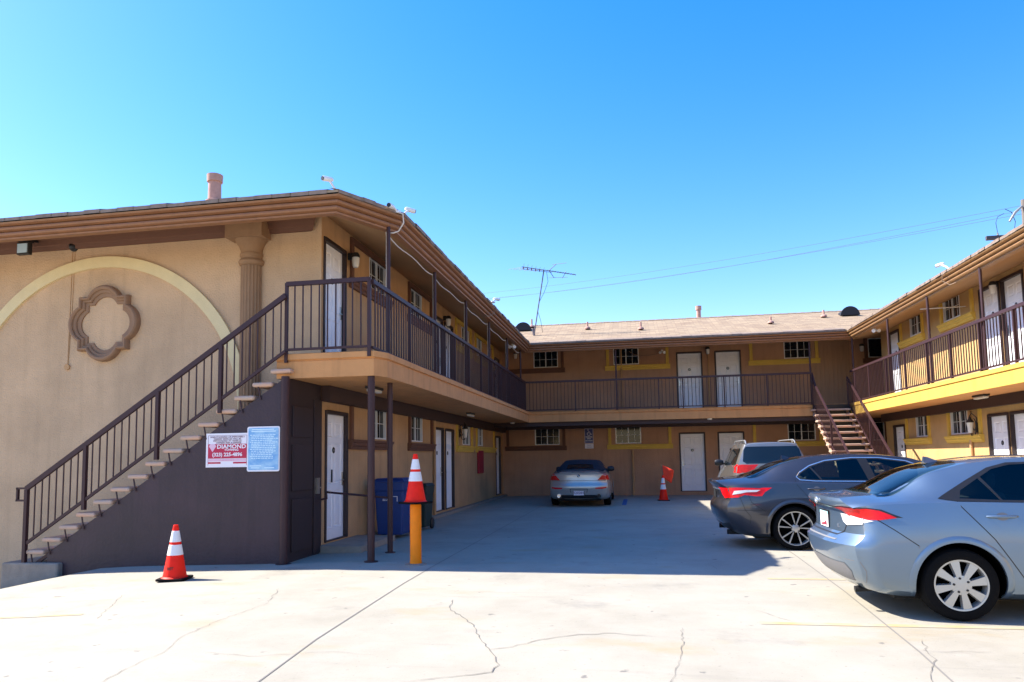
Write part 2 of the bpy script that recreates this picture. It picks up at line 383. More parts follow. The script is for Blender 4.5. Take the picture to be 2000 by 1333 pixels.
# ------------------------------------------------------------------ the motel
XL, YB, XR, YG = -5.17, 28.4, 8.30, 11.3
bld = thing('motel_building', (1.7, 28.4, 0), 'two-storey tan stucco motel with brown railings and white doors around a parking court', 'motel')

def wall(mb, O, U, N, L, z0, z1, holes, dep=.14):
    O, U, N = Vector(O), Vector(U), Vector(N)
    us = sorted(set([0, L]+[h[0] for h in holes]+[h[1] for h in holes])); zs = sorted(set([z0, z1]+[h[2] for h in holes]+[h[3] for h in holes]))
    P = lambda u, z, d=0: O+U*u+Vector((0, 0, z))-N*d
    for a, b in zip(us, us[1:]):
        for c, d in zip(zs, zs[1:]):
            uc, zc = (a+b)/2, (c+d)/2
            if any(h[0] < uc < h[1] and h[2] < zc < h[3] for h in holes): continue
            mb.poly([P(a, c), P(b, c), P(b, d), P(a, d)])
    for a, b, c, d in holes:
        mb.poly([P(a, c), P(b, c), P(b, c, dep), P(a, c, dep)]); mb.poly([P(a, d, dep), P(b, d, dep), P(b, d), P(a, d)])
        mb.poly([P(a, c, dep), P(a, d, dep), P(a, d), P(a, c)]); mb.poly([P(b, c), P(b, d), P(b, d, dep), P(b, c, dep)])

# six-panel door, local: face toward -Y, x centred, z from 0
DW, DH = .98, 2.24
def proto_door(hside):
    W, H = DW-.1, DH-.06
    mb = MB(); y = .055
    cols = [(-W/2, -W/2+.11), (-W/2+.11, -.045), (-.045, .045), (.045, W/2-.11), (W/2-.11, W/2)]
    rows = [(0.02, .22), (.22, .86), (.86, .98), (.98, 1.68), (1.68, 1.79), (1.79, 2.05), (2.05, H)]
    for ci, (a, b) in enumerate(cols):
        for ri, (c, d) in enumerate(rows):
            if ci in (1, 3) and ri in (1, 3, 5):
                R = [(0, y), (.016, y+.013), (.03, y+.013), (.05, y+.004)]
                for (i0, ya), (i1, yb) in zip(R, R[1:]):
                    o = [(a+i0, ya, c+i0), (b-i0, ya, c+i0), (b-i0, ya, d-i0), (a+i0, ya, d-i0)]; q = [(a+i1, yb, c+i1), (b-i1, yb, c+i1), (b-i1, yb, d-i1), (a+i1, yb, d-i1)]
                    for k in range(4): mb.poly([o[k], o[(k+1) % 4], q[(k+1) % 4], q[k]])
                i1, yb = R[-1]; mb.poly([(a+i1, yb, c+i1), (b-i1, yb, c+i1), (b-i1, yb, d-i1), (a+i1, yb, d-i1)])
            else: mb.poly([(a, y, c), (b, y, c), (b, y, d), (a, y, d)])
    leaf = mb.build('door', DOORW, bld, local=True)
    fr = MB()
    fr.box(-DW/2, -.025, 0, -DW/2+.052, .12, DH).box(DW/2-.052, -.025, 0, DW/2, .12, DH).box(-DW/2+.052, -.025, DH-.058, DW/2-.052, .12, DH).box(-DW/2+.052, -.01, 0, DW/2-.052, .12, .022)
    f = fr.build('door_frame', FRAME, leaf, local=True, bevel=.006)
    hx = hside*(W/2-.065); h = MB()
    h.box(hx-.026, .040, .93, hx+.026, .055, 1.17).bar((hx, .02, 1.03), (hx-hside*.11, .016, 1.03), .018, .022).box(hx-.012, .02, 1.02, hx+.012, .045, 1.044)
    h.box(hx-.012, .034, 1.115, hx+.012, .04, 1.14)
    hd = h.build('door_handle', METAL, leaf, local=True, bevel=.003)
    pl = MB(); pl.lathe([(.0, .046), (.05, .046), (.055, .05), (.055, .055)], (0, 0, 1.56), 20, 'y'); pl.box(-.013, .043, 1.54, .013, .0455, 1.58, 1)
    p = pl.build('number_plate', [BLACK, METAL], leaf, local=True)
    return [leaf, f, hd, p]
protoD = {1: proto_door(1), -1: proto_door(-1)}
used = {1: False, -1: False}
ROT = {'L': rad(90), 'B': 0, 'R': rad(-90), 'G': 0}
def put(protos, wallid, pos, z, flag):
    if not flag[0]: os_ = protos; flag[0] = True
    else:
        os_ = []; mp_ = {}
        for o in protos:
            c = o.copy(); COL.objects.link(c); mp_[o.name] = c; os_.append(c)
            c.parent = bld if o.parent == bld else mp_[o.parent.name]
    r = os_[0]; p = {'L': (XL, pos), 'R': (XR, pos), 'B': (pos, YB)}[wallid]
    r.location = Vector((p[0], p[1], z))-org(bld); r.rotation_euler = (0, 0, ROT[wallid]); ORG[r.name] = Vector((p[0], p[1], z))
    return r
fl = {1: [False], -1: [False]}
holes = {'L': [], 'B': [], 'R': []}
def hole(wallid, c, wd, z0, z1): holes[wallid].append((c-wd/2, c+wd/2, z0, z1))
def door(wallid, pos, z, hs, label=None):
    hole(wallid, pos, DW-.02, z, z+DH-.01); d = put(protoD[hs], wallid, pos, z, fl[hs])
    return d
WW, WH = .98, .66
def proto_window():
    mb = MB(); a = WW/2; fw = .03
    mb.box(-a, -.010, 0, -a+fw, .05, WH).box(a-fw, -.010, 0, a, .05, WH).box(-a+fw, -.010, 0, a-fw, .05, fw).box(-a+fw, -.010, WH-fw, a-fw, .05, WH)
    mb.box(-.019, .012, fw, .019, .05, WH-fw)
    for c in (-1, 1):
        m_ = c*(a-fw+.024)/2; mb.box(m_-.006, .04, fw, m_+.006, .0465, WH-fw)
        x0, x1 = sorted((c*.019, c*(a-fw))); mb.box(x0, .0405, WH/2-.006, x1, .0462, WH/2+.006)
    w_ = mb.build('window', WHITE, bld, local=True)
    g_ = MB(); g_.box(-a+fw+.001, .047, fw+.001, a-fw-.001, .056, WH-fw-.001); p = g_.build('window_pane', GLASS, w_, local=True)
    return [w_, p]
protoW = proto_window(); flW = [False]
def window(wallid, pos, z): hole(wallid, pos, WW-.01, z+.005, z+WH-.005); return put(protoW, wallid, pos, z, flW)
def surround(wallid, a, b, zs, zt, mtl, top=False, left=True, right=True):
    # a<b along the local x axis (viewer's left to right)
    mb = MB(); t = .11
    if left: mb.box(a, -.05, zs+.18, a+t, .002, zt)
    if right: mb.box(b-t, -.05, zs+.18, b, .002, zt)
    if top: mb.box(a, -.052, zt, b, .002, zt+t)
    mb.sweep([(a-.05, 0), (b+.05, 0)], [(-.002, zs), (.05, zs), (.06, zs+.05), (.085, zs+.07), (.09, zs+.12), (.115, zs+.14), (.12, zs+.18), (-.002, zs+.18)], 1, closed_prof=True)
    o = mb.build('window_surround', mtl, bld, local=True)
    p = {'L': (XL, 0), 'R': (XR, 0), 'B': (0, YB)}[wallid]
    o.location = Vector((p[0], p[1], 0))-org(bld); o.rotation_euler = (0, 0, ROT[wallid]); return o
FIRST = []
# left wing (local x = +world y)
for lev, zd, zw, zs, zt in ((0, .10, 1.92, 1.70, 2.52), (1, 3.13, 4.97, 4.74, 5.60)):
    if lev == 0: d0 = door('L', 11.97, .12, 1); b_ = MB(); b_.box(-.10, .046, 1.0, -.05, .0538, 1.22); b_.build('door_hanger', BLACK, d0, local=True)
    else: door('L', 11.87, zd, 1)
    door('L', 18.75, zd, 1); door('L', 19.88, zd, -1); door('L', 27.3, zd, -1)
    for p in (14.05, 16.72, 21.97, 23.97): window('L', p, zw)
    surround('L', 12.55, 14.70, zs, zt, MOULD, lev == 1); surround('L', 16.08, 18.05, zs, zt, MOULD, lev == 1)
    surround('L', 20.65, 22.75, zs, zt, YELLOW, lev == 1); surround('L', 23.35, 26.45, zs, zt, YELLOW, lev == 1)
# back wing
for lev, zd, zw, zs, zt in ((0, .13, 1.99, 1.77, 2.62), (1, 3.24, 5.08, 4.86, 5.70)):
    for p, h in ((2.19, -1), (3.62, 1)): door('B', p, zd, h)
    for p in (-3.38, -.21, 6.16): window('B', p, zw)
    surround('B', -5.02, -2.66, zs, zt, MOULD); surround('B', -.98, 1.42, zs, zt, YELLOW); surround('B', 4.42, 6.88, zs, zt, YELLOW)
# right wing (local x = -world y)
for lev, zd, zw, zs, zt in ((0, .12, 1.94, 1.72, 2.60), (1, 3.13, 4.95, 4.72, 5.60)):
    for p, h in ((18.42, 1), (17.38, -1), (9.6, 1), (8.5, -1), (24.75, 1)): door('R', p, zd, h)
    for p in (20.45, 22.85, 13.6, 15.9, 6.2): window('R', p, zw)
    surround('R', -21.1, -19.2, zs, zt, YELLOW, lev == 1); surround('R', -24.1, -22.3, zs, zt, YELLOW, lev == 1); surround('R', -16.6, -13.0, zs, zt, YELLOW, lev == 1)

wl = MB(); wall(wl, (XL, 11.3, 0), (0, 1, 0), (1, 0, 0), YB-11.3, -.2, 6.0, [(a-11.3, b-11.3, c, d) for a, b, c, d in holes['L']])
# tall window on the corner return of the back wall
wl.build('left_wall', STUCCO, bld)
wb = MB(); holes['B'].append((8.62, 9.28, 5.0, 5.72)); holes['B'].append((8.62, 9.02, 1.95, 2.62))
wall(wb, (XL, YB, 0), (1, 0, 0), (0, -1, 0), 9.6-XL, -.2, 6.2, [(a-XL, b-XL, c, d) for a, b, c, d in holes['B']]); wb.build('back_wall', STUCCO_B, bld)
wr = MB(); wall(wr, (XR, 2, 0), (0, 1, 0), (-1, 0, 0), 25.95-2, -.2, 6.0, [(a-2, b-2, c, d) for a, b, c, d in holes['R']])
wr.poly([(XR, 25.95, -.2), (9.6, 25.95, -.2), (9.6, 25.95, 6), (XR, 25.95, 6)]); wr.poly([(9.6, 25.95, -.2), (9.6, YB, -.2), (9.6, YB, 6), (9.6, 25.95, 6)])
wr.build('right_wall', STUCCO_R, bld)
for z0, z1, x0, x1 in ((5.0, 5.72, 8.62, 9.28), (1.95, 2.62, 8.62, 9.02)):
    f = MB(); f.box(x0, YB-.01, z0, x0+.03, YB+.06, z1).box(x1-.03, YB-.01, z0, x1, YB+.06, z1).box(x0+.03, YB-.01, z0, x1-.03, YB+.06, z0+.03).box(x0+.03, YB-.01, z1-.03, x1-.03, YB+.06, z1)
    fo = f.build('window', WHITE, bld); su = MB(); su.box(x0-.14, YB-.05, z0-.02, x0-.02, YB-.002, z1+.1).box(x1+.02, YB-.05, z0-.02, x1+.14, YB-.002, z1+.1).box(x0-.2, YB-.1, z0-.2, x1+.2, YB-.002, z0-.03); su.build('window_surround', MOULD, bld); MB().box(x0+.03, YB+.04, z0+.03, x1-.03, YB+.05, z1-.03).build('window_pane', GLASS, fo)
gw = MB(); gw.poly([(-30, YG, -3.2), (XL, YG, -3.2), (XL, YG, 6.0), (-30, YG, 6.0)]); gw.build('front_wall', STUCCO_F, bld)
sd_ = MB(); x = 6.62
while x < 7.93: sd_.box(x, YB-.03, 3.14, x+.145, YB-.002, 5.9); x += .15
sd_.build('wood_siding', SIDING, bld)

# cornice on the front wall, arch, ornament, column
cor = MB(); cor.sweep([(-30, YG), (-5.36, YG)], [(0, 5.44), (.05, 5.44), (.07, 5.50), (.10, 5.52), (.12, 5.60), (.17, 5.62), (.19, 5.70), (.25, 5.73), (.26, 5.80), (0, 5.80)], 1, closed_prof=True)
cor.v = [(v[0]+((YG-v[1])*1.0 if v[0] > -6 else 0), v[1], v[2]) for v in cor.v]
cor.build('cornice', MOULD, bld)
ar = MB(); cx0, R1, R0 = -9.4, 2.94, 2.74; zc = 5.25-R1; n = 64; k = len(ar.v)
for i in range(n+1):
    t = math.pi*i/n
    for r, d in ((R0, .0), (R0, .05), (R1, .05), (R1, .0)): ar.v.append((cx0+r*math.cos(t), YG-d, zc+r*math.sin(t)))
for i in range(n):
    for j in range(3): ar.f.append((i*4+j, i*4+j+1, (i+1)*4+j+1, (i+1)*4+j)); ar.mi.append(0)
ar.build('arch_moulding', ARCHY, bld)
def qr(t, s):
    best = 0; dx, dz = math.cos(t), math.sin(t)
    h = .53; q = h/max(abs(dx), abs(dz)); 
    hh = .50
    best = min(hh/abs(dx) if abs(dx) > 1e-6 else 9, hh/abs(dz) if abs(dz) > 1e-6 else 9)
    for a, b in ((.345, 0), (-.345, 0), (0, .345), (0, -.345)):
        r = .36; bb = dx*a+dz*b; disc = bb*bb-(a*a+b*b-r*r)
        if disc > 0: best = max(best, bb+math.sqrt(disc))
    return best*s
qm = MB(); n = 240; rings = [(1, 0), (1, .05), (.985, .085), (.95, .105), (.91, .105), (.88, .09), (.872, .065), (.82, .060), (.80, .05), (.795, .03), (.745, .026), (.70, .02), (.695, 0)]
for i in range(n):
    t = 2*math.pi*i/n
    for s_, d in rings: q = qr(t, s_); qm.v.append((-9.31+q*math.cos(t), YG-d*1.2, 4.02+q*math.sin(t)*.985))
for i in range(n):
    for j in range(len(rings)-1): qm.f.append((i*len(rings)+j, i*len(rings)+j+1, ((i+1) % n)*len(rings)+j+1, ((i+1) % n)*len(rings)+j)); qm.mi.append(0)
qm.build('quatrefoil_ornament', QUATRE, bld, smooth=True, angle=28)
colm = MB(); cc = (-6.45, YG-.02, 0)
colm.lathe([(.185, -1), (.185, 4.90)], cc, 120, rmod=lambda t: 1-.08*abs(math.sin(t*10))**.7)
colm.lathe([(.19, 4.88), (.215, 4.90), (.225, 4.95), (.205, 4.985), (.188, 5.0), (.188, 5.04), (.205, 5.055), (.205, 5.085), (.188, 5.10), (.192, 5.15), (.21, 5.20), (.235, 5.25), (.275, 5.30), (.285, 5.33)], cc, 48)
colm.box(-6.79, YG-.33, 5.33, -6.11, YG-.001, 5.80)
colm.build('column', COLUMN, bld, smooth=True, angle=30)

# roof: crown fascia, soffit, shingles
EAVE = [(-30, 10.09), (-4.38, 10.09), (-3.79, 11.20), (-3.70, 25.42), (7.20, 25.42), (7.20, 2.5)]
cro = MB(); cro.sweep(EAVE, [(-0.14, 5.2965), (-0.14, 5.285), (-0.02, 5.285), (-0.015, 5.3118), (-0.03, 5.3171), (-0.005, 5.3209), (0.03, 5.3347), (0.044, 5.3576), (0.04, 5.3806), (0.022, 5.3936), (0.0, 5.3959), (0.045, 5.4012), (0.082, 5.415), (0.094, 5.4379), (0.088, 5.4594), (0.065, 5.4724), (0.04, 5.4739), (0.1, 5.48), (0.135, 5.4953), (0.15, 5.5221), (0.15, 5.545), (-0.1, 5.545)], 1)
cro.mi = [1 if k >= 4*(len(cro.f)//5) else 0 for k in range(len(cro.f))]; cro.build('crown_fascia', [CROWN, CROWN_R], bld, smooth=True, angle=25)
sf = MB(); e = [(-30, 10.23), (-4.46, 10.23), (-3.93, 11.24), (-3.84, 25.56), (7.34, 25.56), (7.34, 2.5)]; zi, zo = 5.76, 5.296
sf.poly([(e[0][0], e[0][1], zo), (e[1][0], e[1][1], zo), (XL, YG, zi), (-30, YG, zi)]); sf.poly([(*e[1], zo), (*e[2], zo), (XL, YG, zi)])
sf.poly([(*e[2], zo), (*e[3], zo), (XL, YB, zi), (XL, YG, zi)]); sf.poly([(*e[3], zo), (*e[4], zo), (9.6, YB, zi), (XL, YB, zi)]); sf.poly([(*e[4], zo), (*e[5], zo), (9.6, 2.5, zi), (9.6, YB, zi)])
sf.build('soffit', SOFFIT, bld)
ro = MB(); E2 = []
mbt = MB(); mbt.sweep(EAVE, [(.15, 5.585)], 1)
E2 = [Vector(v) for v in mbt.v]; A, B, Cc, D, Ee, F = E2
sl = .333
rA = Vector((-30, 14.2, 7.0)); rB = Vector((-7.9, 14.2, 7.0)); rD = Vector((-7.9, 29.45, 6.99)); rE = Vector((11.3, 29.45, 6.99)); rF = Vector((11.3, 2.5, 6.99))
faces = [([A, B, rB, rA], 'x'), ([B, Cc, rB], 'x'), ([Cc, D, rD, rB], 'y'), ([D, Ee, rE, rD], 'x'), ([Ee, F, rF, rE], 'y')]
back = [([rA, rB, Vector((-12.2, 18.5, 5.5)), Vector((-30, 18.5, 5.5))], 'x'), ([rB, rD, Vector((-12.2, 33.8, 5.5)), Vector((-12.2, 18.5, 5.5))], 'y'), ([rD, rE, Vector((15.6, 33.8, 5.5)), Vector((-12.2, 33.8, 5.5))], 'x'), ([rE, rF, Vector((15.6, 2.5, 5.5)), Vector((15.6, 33.8, 5.5))], 'y')]
me = bpy.data.meshes.new('roof'); vs, fs, uvs = [], [], []
for pts, ax in faces+back:
    fs.append(tuple(range(len(vs), len(vs)+len(pts)))); vs += [tuple(p-org(bld)) for p in pts]
    uvs += [((p.x, p.y*1.054) if ax == 'x' else (p.y, p.x*1.054)) for p in pts]
# shingle edge
for p, q in zip(E2, E2[1:]):
    fs.append(tuple(range(len(vs), len(vs)+4))); z_ = Vector((0, 0, .065)); pts = [p-z_, q-z_, q, p]; vs += [tuple(a-org(bld)) for a in pts]; uvs += [(a.x+a.y, a.z) for a in pts]
E3 = []
mbt = MB(); mbt.sweep(EAVE, [(.0, 5.54)], 1); E3 = [Vector(v) for v in mbt.v]
for i in range(5):
    fs.append(tuple(range(len(vs), len(vs)+4))); pts = [E2[i]-Vector((0, 0, .065)), E2[i+1]-Vector((0, 0, .065)), E3[i+1], E3[i]]; vs += [tuple(a-org(bld)) for a in pts]; uvs += [(a.x+a.y, a.z) for a in pts]
me.from_pydata(vs, [], fs); me.materials.append(SHINGLE); ul = me.uv_layers.new(name='UVMap')
for i, u in enumerate(uvs): ul.data[i].uv = u
roof = bpy.data.objects.new('roof', me); link(roof, bld); ORG[roof.name] = org(bld)
# ragged shingle ends along eaves and ridge
CAPS = mat('shingle_caps', (.30, .22, .17), .95, mottle=.35, mscale=9)
for (p, q, st) in ((A.lerp(B, .55), B, .3), (B, Cc, .25), (Cc, D, .3), (Ee, F, .3), (D, Ee, .33)):
    rg = MB(); L = (q-p).length; d = (q-p).normalized(); nn = Vector((d.y, -d.x, 0)); t = 0
    while t < L-st:
        o = random.uniform(.0, .022); a = p+d*(t+.006)+nn*o; b = p+d*(t+st-.006)+nn*o; h = random.uniform(.004, .016)
        rg.box(0, 0, 0, 0, 0, 0) if False else rg.add([a-nn*.25+Vector((0, 0, .083-.0+h)), b-nn*.25+Vector((0, 0, .083+h)), b+Vector((0, 0, h)), a+Vector((0, 0, h)), a-Vector((0, 0, .05)), b-Vector((0, 0, .05))], [(0, 1, 2, 3), (3, 2, 5, 4)])
        t += st
    rg.build('shingle_edge', CAPS, roof)
rg = MB(); x = -6.5
while x < 11:
    rg.add([(x, 29.3, 6.955), (x+.28, 29.3, 6.955), (x+.28, 29.45, 7.005+random.uniform(0, .02)), (x, 29.45, 7.005+random.uniform(0, .02)), (x, 29.6, 6.95), (x+.28, 29.6, 6.95)], [(0, 1, 2, 3), (3, 2, 5, 4)]); x += .3
rg.build('ridge_caps', CAPS, roof)

# roof furniture (fixed to the roof: sub-parts)
def rz(y): return 5.6+.333*(y-25.1)
for x0 in (-4.22, 7.98):
    v = MB(); y0 = 28.05; zz = rz(y0); n = 20
    ptsv = [(x0+.30*math.cos(math.pi*i/n), zz-.02+.30*math.sin(math.pi*i/n)) for i in range(n+1)]
    v.prism(ptsv, y0, y0+.75, 'xz'); v.prism([(x0+.33*math.cos(math.pi*i/n), zz-.02+.33*math.sin(math.pi*i/n)) for i in range(n+1)], y0-.03, y0-.001, 'xz')
    v.build('roof_vent', SHEET, roof)
for x0, y0, h in ((-1.64, 27.75, .24), (.38, 27.04, .24), (5.01, 27.09, .2), (7.05, 28.0, .22), (-3.98, 28.9, .3)):
    v = MB(); v.lathe([(.12, -.03), (.10, .03), (.035, .06), (.035, h), (.0, h)], (x0, y0, rz(y0)), 12); v.build('vent_stub', CLAY, roof, smooth=True)
v = MB(); v.lathe([(.09, -.3), (.09, .48), (.12, .5), (.12, .66), (.0, .68)], (2.75, 29.9, 6.9), 14); v.build('vent_pipe', CLAY, roof, smooth=True)
v = MB(); v.lathe([(.16, -.3), (.16, .04), (.12, .06), (.115, .40), (.14, .405), (.145, .54), (.115, .55), (.1, .5), (.0, .5)], (-7.62, 11.95, 6.35), 24); v.build('chimney_flue', CLAY, roof, smooth=True)

# balcony slab
SP = [(-5.37, 10.16), (-3.80, 10.16), (-3.69, 10.45), (-3.70, 25.62), (7.12, 25.62), (7.12, 2.5)]
sl_ = MB(); sl_.sweep(SP, [(-.06, 2.76), (0, 2.76), (0, 3.015), (-.012, 3.022), (-.012, 3.035), (.022, 3.045), (.022, 3.13), (.0, 3.14), (-.2, 3.14)], 1)
sl_.poly([(-5.37, 10.16, 2.76), (-5.37, 11.3, 2.76), (-5.37, 11.3, 3.14), (-5.37, 10.16, 3.14)])
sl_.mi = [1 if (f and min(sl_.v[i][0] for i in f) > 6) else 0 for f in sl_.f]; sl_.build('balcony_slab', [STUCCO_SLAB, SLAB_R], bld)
def deckpoly(z, o):
    return [(-5.36, 10.16+o), (-3.80-o, 10.16+o), (-3.69-o, 10.45), (-3.70-o, 25.62+o), (7.12+o, 25.62+o), (7.12+o, 2.5), (XR, 2.5), (XR, 25.95), (9.6, 25.95), (9.6, YB), (XL, YB), (XL, YG), (-5.36, YG)]
dk = MB(); dk.poly([(x, y, 3.128) for x, y in deckpoly(0, .1)]); dk.build('balcony_deck', CONC_D, bld)
un = MB(); un.poly([(x, y, 2.764) for x, y in deckpoly(0, .03)]); un.build('balcony_ceiling', STUCCO_SLAB, bld)
for o in (bpy.data.objects['balcony_deck'], bpy.data.objects['balcony_ceiling']):
    bm = bmesh.new(); bm.from_mesh(o.data); bmesh.ops.triangulate(bm, faces=bm.faces); bm.to_mesh(o.data); bm.free()
bm_ = MB(); bm_.box(XL+.002, 11.32, 2.5, XL+.16, YB-.17, 2.76).box(XL+.002, YB-.16, 2.6, 9.55, YB-.002, 2.76).box(XR-.16, 2.6, 2.52, XR-.002, 25.9, 2.76).box(XL+.002, 25.74, 2.62, 7.0, 25.9, 2.76)
bm_.build('ceiling_beam', BEAM, bld)

# railings: a part per run, its posts a sub-part
def railing(runs, post_sets, name='railing', parent=bld, hb=.11, sp_=.125):
    r = MB(); p_ = MB()
    for (p, q, ztp, zbp, ztq, zbq) in runs:
        p, q = Vector(p), Vector(q); L = (q-p).length
        r.bar((p.x, p.y, ztp-.012), (q.x, q.y, ztq-.012), .06, .065); r.bar((p.x, p.y, zbp), (q.x, q.y, zbq), .036, .036)
        k = int(L/sp_)
        for i in range(1, k):
            t = i/k; c = p.lerp(q, t); r.bar((c.x, c.y, zbp+(zbq-zbp)*t), (c.x, c.y, ztp+(ztq-ztp)*t-.04), .018, .018)
    o = r.build(name, RAIL, parent)
    for (x, y, z0, z1, sz) in post_sets: MB().box(x-sz/2, y-sz/2, z0, x+sz/2, y+sz/2, z1).build('railing_post', RAIL, o)
    return o
ZT, ZB = 4.21, 3.19
railing([((-5.20, 10.13), (-3.86, 10.13), 4.235, ZB+.01, 4.235, ZB+.01)], [(-5.20, 10.13, 3.0, 4.24, .045), (-3.86, 10.13, 3.05, 4.25, .05)])
ys_ = [11.05, 12.0, 13.85, 15.2, 16.6, 18.0, 19.4, 20.8, 22.3, 23.7, 25.0]
railing([((-3.83, 10.17), (-3.80, 25.5), ZT, ZB, ZT, ZB)], [(-3.82, y, 3.12, ZT, .04) for y in ys_ if y not in (11.05,)]+[(-3.80, 25.5, 3.0, 4.22, .05)])
railing([((-3.77, 25.52), (5.93, 25.52), ZT, ZB, ZT, ZB)], [(x, 25.52, 3.12, ZT, .04) for x in (-2.0, -.55, .9, 1.72, 3.1, 4.5, 5.93)])
yr = [25.0, 23.6, 22.05, 20.6, 19.15, 17.8, 16.4, 15.0, 13.5, 12, 10.5, 9, 7.5, 6, 4.5]
railing([((7.15, 25.45), (7.15, 2.6), ZT, ZB, ZT, ZB)], [(7.15, y, 3.05, ZT, .045) for y in yr])
# slender posts holding the eaves
def post(x, y, z0, z1, r, n=12):
    m_ = MB(); m_.tube([(x, y, z0), (x, y, z1)], r, n); m_.tube([(x, y, z0), (x, y, z0+.012)], r*1.9, n); return m_.build('support_post', RAIL, bld, smooth=True)
for y in (11.05, 13.85, 16.6, 19.4, 22.3, 25.0): post(-3.88, y, 3.14, 5.33, .032)
for x in (-.55, 5.93): post(x, 25.60, 3.14, 5.33, .028)
for y in (25.35, 21.95, 19.1, 16.33, 13.5, 10.7, 7.9): post(7.22, y, 3.14, 5.36, .03)
post(-3.87, 10.24, 0, 2.76, .055); post(-3.93, 11.26, 0, 2.76, .045); 
# stair enclosure under the front stairs
en = MB(); en.prism([(-9.25, -.95), (-5.225, -.95), (-5.225, 2.75), (-9.25, .08)], 10.10, 10.16, 'xz')
en.build('enclosure_wall', PURPLE, bld)
post(-5.17, 10.06, -.03, 2.78, .062, 16)
ed = MB(); ed.box(-5.20, 10.12, -.05, -5.15, 11.28, 2.76); 
for z0, z1 in ((.12, .92), (1.04, 1.75), (1.87, 2.35)): ed.box(-5.15, 10.24, z0, -5.128, 10.92, z1)
ed.box(-5.15, 11.0, 0, -5.13, 11.28, 2.5)
edo = ed.build('storage_door', PURPLE2, bld, bevel=.004)
h = MB(); h.box(-5.13, 11.06, .96, -5.105, 11.16, 1.22).bar((-5.08, 11.12, 1.06), (-5.08, 10.98, 1.06), .02, .02).bar((-5.12, 11.12, 1.06), (-5.07, 11.12, 1.06), .02, .02); h.build('door_handle', METAL, edo)
MB().box(XL+.001, 11.25, -.03, -4.42, 12.95, .10).build('door_step', CONC_D, bld, bevel=.012)
MB().box(XL+.001, 12.95, -.03, -5.0, 28.3, .055).build('wall_footing', CONC_D, bld, bevel=.01)
# drain pipes
for pts, r in (([(-5.12, 18.16, 0), (-5.12, 18.16, 2.5)], .035), ([(-.06, 28.33, 0), (-.06, 28.33, 1.75)], .04), ([(-.4, 28.33, 3.14), (-.4, 28.33, 5.7)], .03), ([(2.9, 28.33, 3.2), (2.9, 28.33, 5.6)], .025), ([(8.25, 19.75, 0), (8.25, 19.75, 2.5)], .035), ([(8.25, 16.7, 3.2), (8.25, 16.7, 5.6)], .035)):
    MB().tube(pts, r, 10).build('drain_pipe', STUCCO, bld, smooth=True)
# cables strung under the eaves
cb = MB()
pys = [11.05, 13.85, 16.6, 19.4, 22.3, 25.0]
for a, b in zip(pys, pys[1:]):
    cb.tube([(-3.93, a+.05, 3.3), (-3.93, a+.05, 5.18)]+[(-3.92, a+(b-a)*t, 5.24-.22*4*t*(1-t)*(.4 if a > 11.2 else .25)-.03*math.sin(9*t)) for t in [i/10 for i in range(11)]], .0095, 6)
cb.tube([(-3.80, 11.0, 5.58), (-3.62, 11.02, 5.52), (-3.62, 11.06, 5.38), (-3.72, 11.1, 5.26), (-3.8, 11.08, 5.23), (-3.93, 11.1, 5.24)], .012, 6)
cb.build('white_cable', CABLE, bld)
cb = MB()
TANC = mat('tan_cable', (.28, .18, .11), .7)
for y0, x0 in ((18.4, -3.58), (17.5, 7.05)):
    s_ = 1 if x0 < 0 else -1; cb = MB()
    cb.tube([(x0-s_*.05, y0, 5.6), (x0+s_*.03, y0+.12, 5.5), (x0+s_*.02, y0+.2, 5.38), (x0-s_*.1, y0+.1, 5.26), (x0-s_*.3, y0-.2, 5.32)], .012, 6); cb.build('dark_cable', TANC, bld)
cb = MB()
cb.tube([(1.2, 28.3, 5.55), (.9, 28.3, 5.42), (.5, 28.3, 5.38), (.1, 28.3, 5.45), (-.1, 28.3, 5.6)], .01, 6)
cw = MB(); cw.tube([(-10.05, YG-.006, 5.45), (-10.06, YG-.006, 4.3), (-10.07, YG-.006, 3.32)], .006, 6); cw.tube([(-10.0, YG-.006, 5.45), (-10.02, YG-.006, 4.3), (-10.06, YG-.006, 3.32)], .005, 6); cw.build('wall_conduit', STUCCO, bld)
for i in range(8): pass
cb.build('dark_cable', TANC, bld)
MB().lathe([(.0, -.03), (.055, -.03), (.055, 0)], (-10.07, YG, 3.26), 16, 'y').build('wall_cap', STUCCO, bld)
MB().tube([(7.35, 19.9, 5.16), (8.28, 19.6, 5.12)], .014, 8).build('eave_bracket', CABLE, bld)
# bar across the court side of the first door
br = MB(); br.tube([(-5.1, 11.18, .86), (-5.0, 11.2, .88), (-5.0, 11.2, .98), (-3.93, 11.26, .88)], .018, 8); br.build('barrier_bar', RAIL, bld, smooth=True)

# ------------------------------------------------------------------ staircases
st = thing('staircase', (-9.6, 10.1, 0), 'brown-railed staircase with tan treads rising along the front wall above the towing sign', 'staircase')
for i in range(15):
    x = -9.46+.3*i-.0*i; z = .11+.197*i
    t = MB(); t.box(x-.17, 10.06, z-.035, x+.17, 11.22, z+.035); t.build('tread', TREAD, st, bevel=.028)
    if i == 14: break
sg = MB()
for i in range(15):
    x = -9.46+.3*i; z = .11+.197*i
    if i < 14: sg.bar((x-.07, 10.085, z-.03), (x-.03, 10.085, z-.23), .012, .02); sg.bar((x+.06, 11.1, z-.03), (x+.13, 11.1, z-.19), .02, .03)
sg.bar((-9.2, 11.1, .0), (-5.2, 11.1, 2.64), .06, .2); sg.bar((-9.45, 10.13, -.06), (-5.35, 10.13, 2.63), .03, .05)
sg.build('stringer', RAIL, st)
sx = lambda x: (x+9.61)*.6572
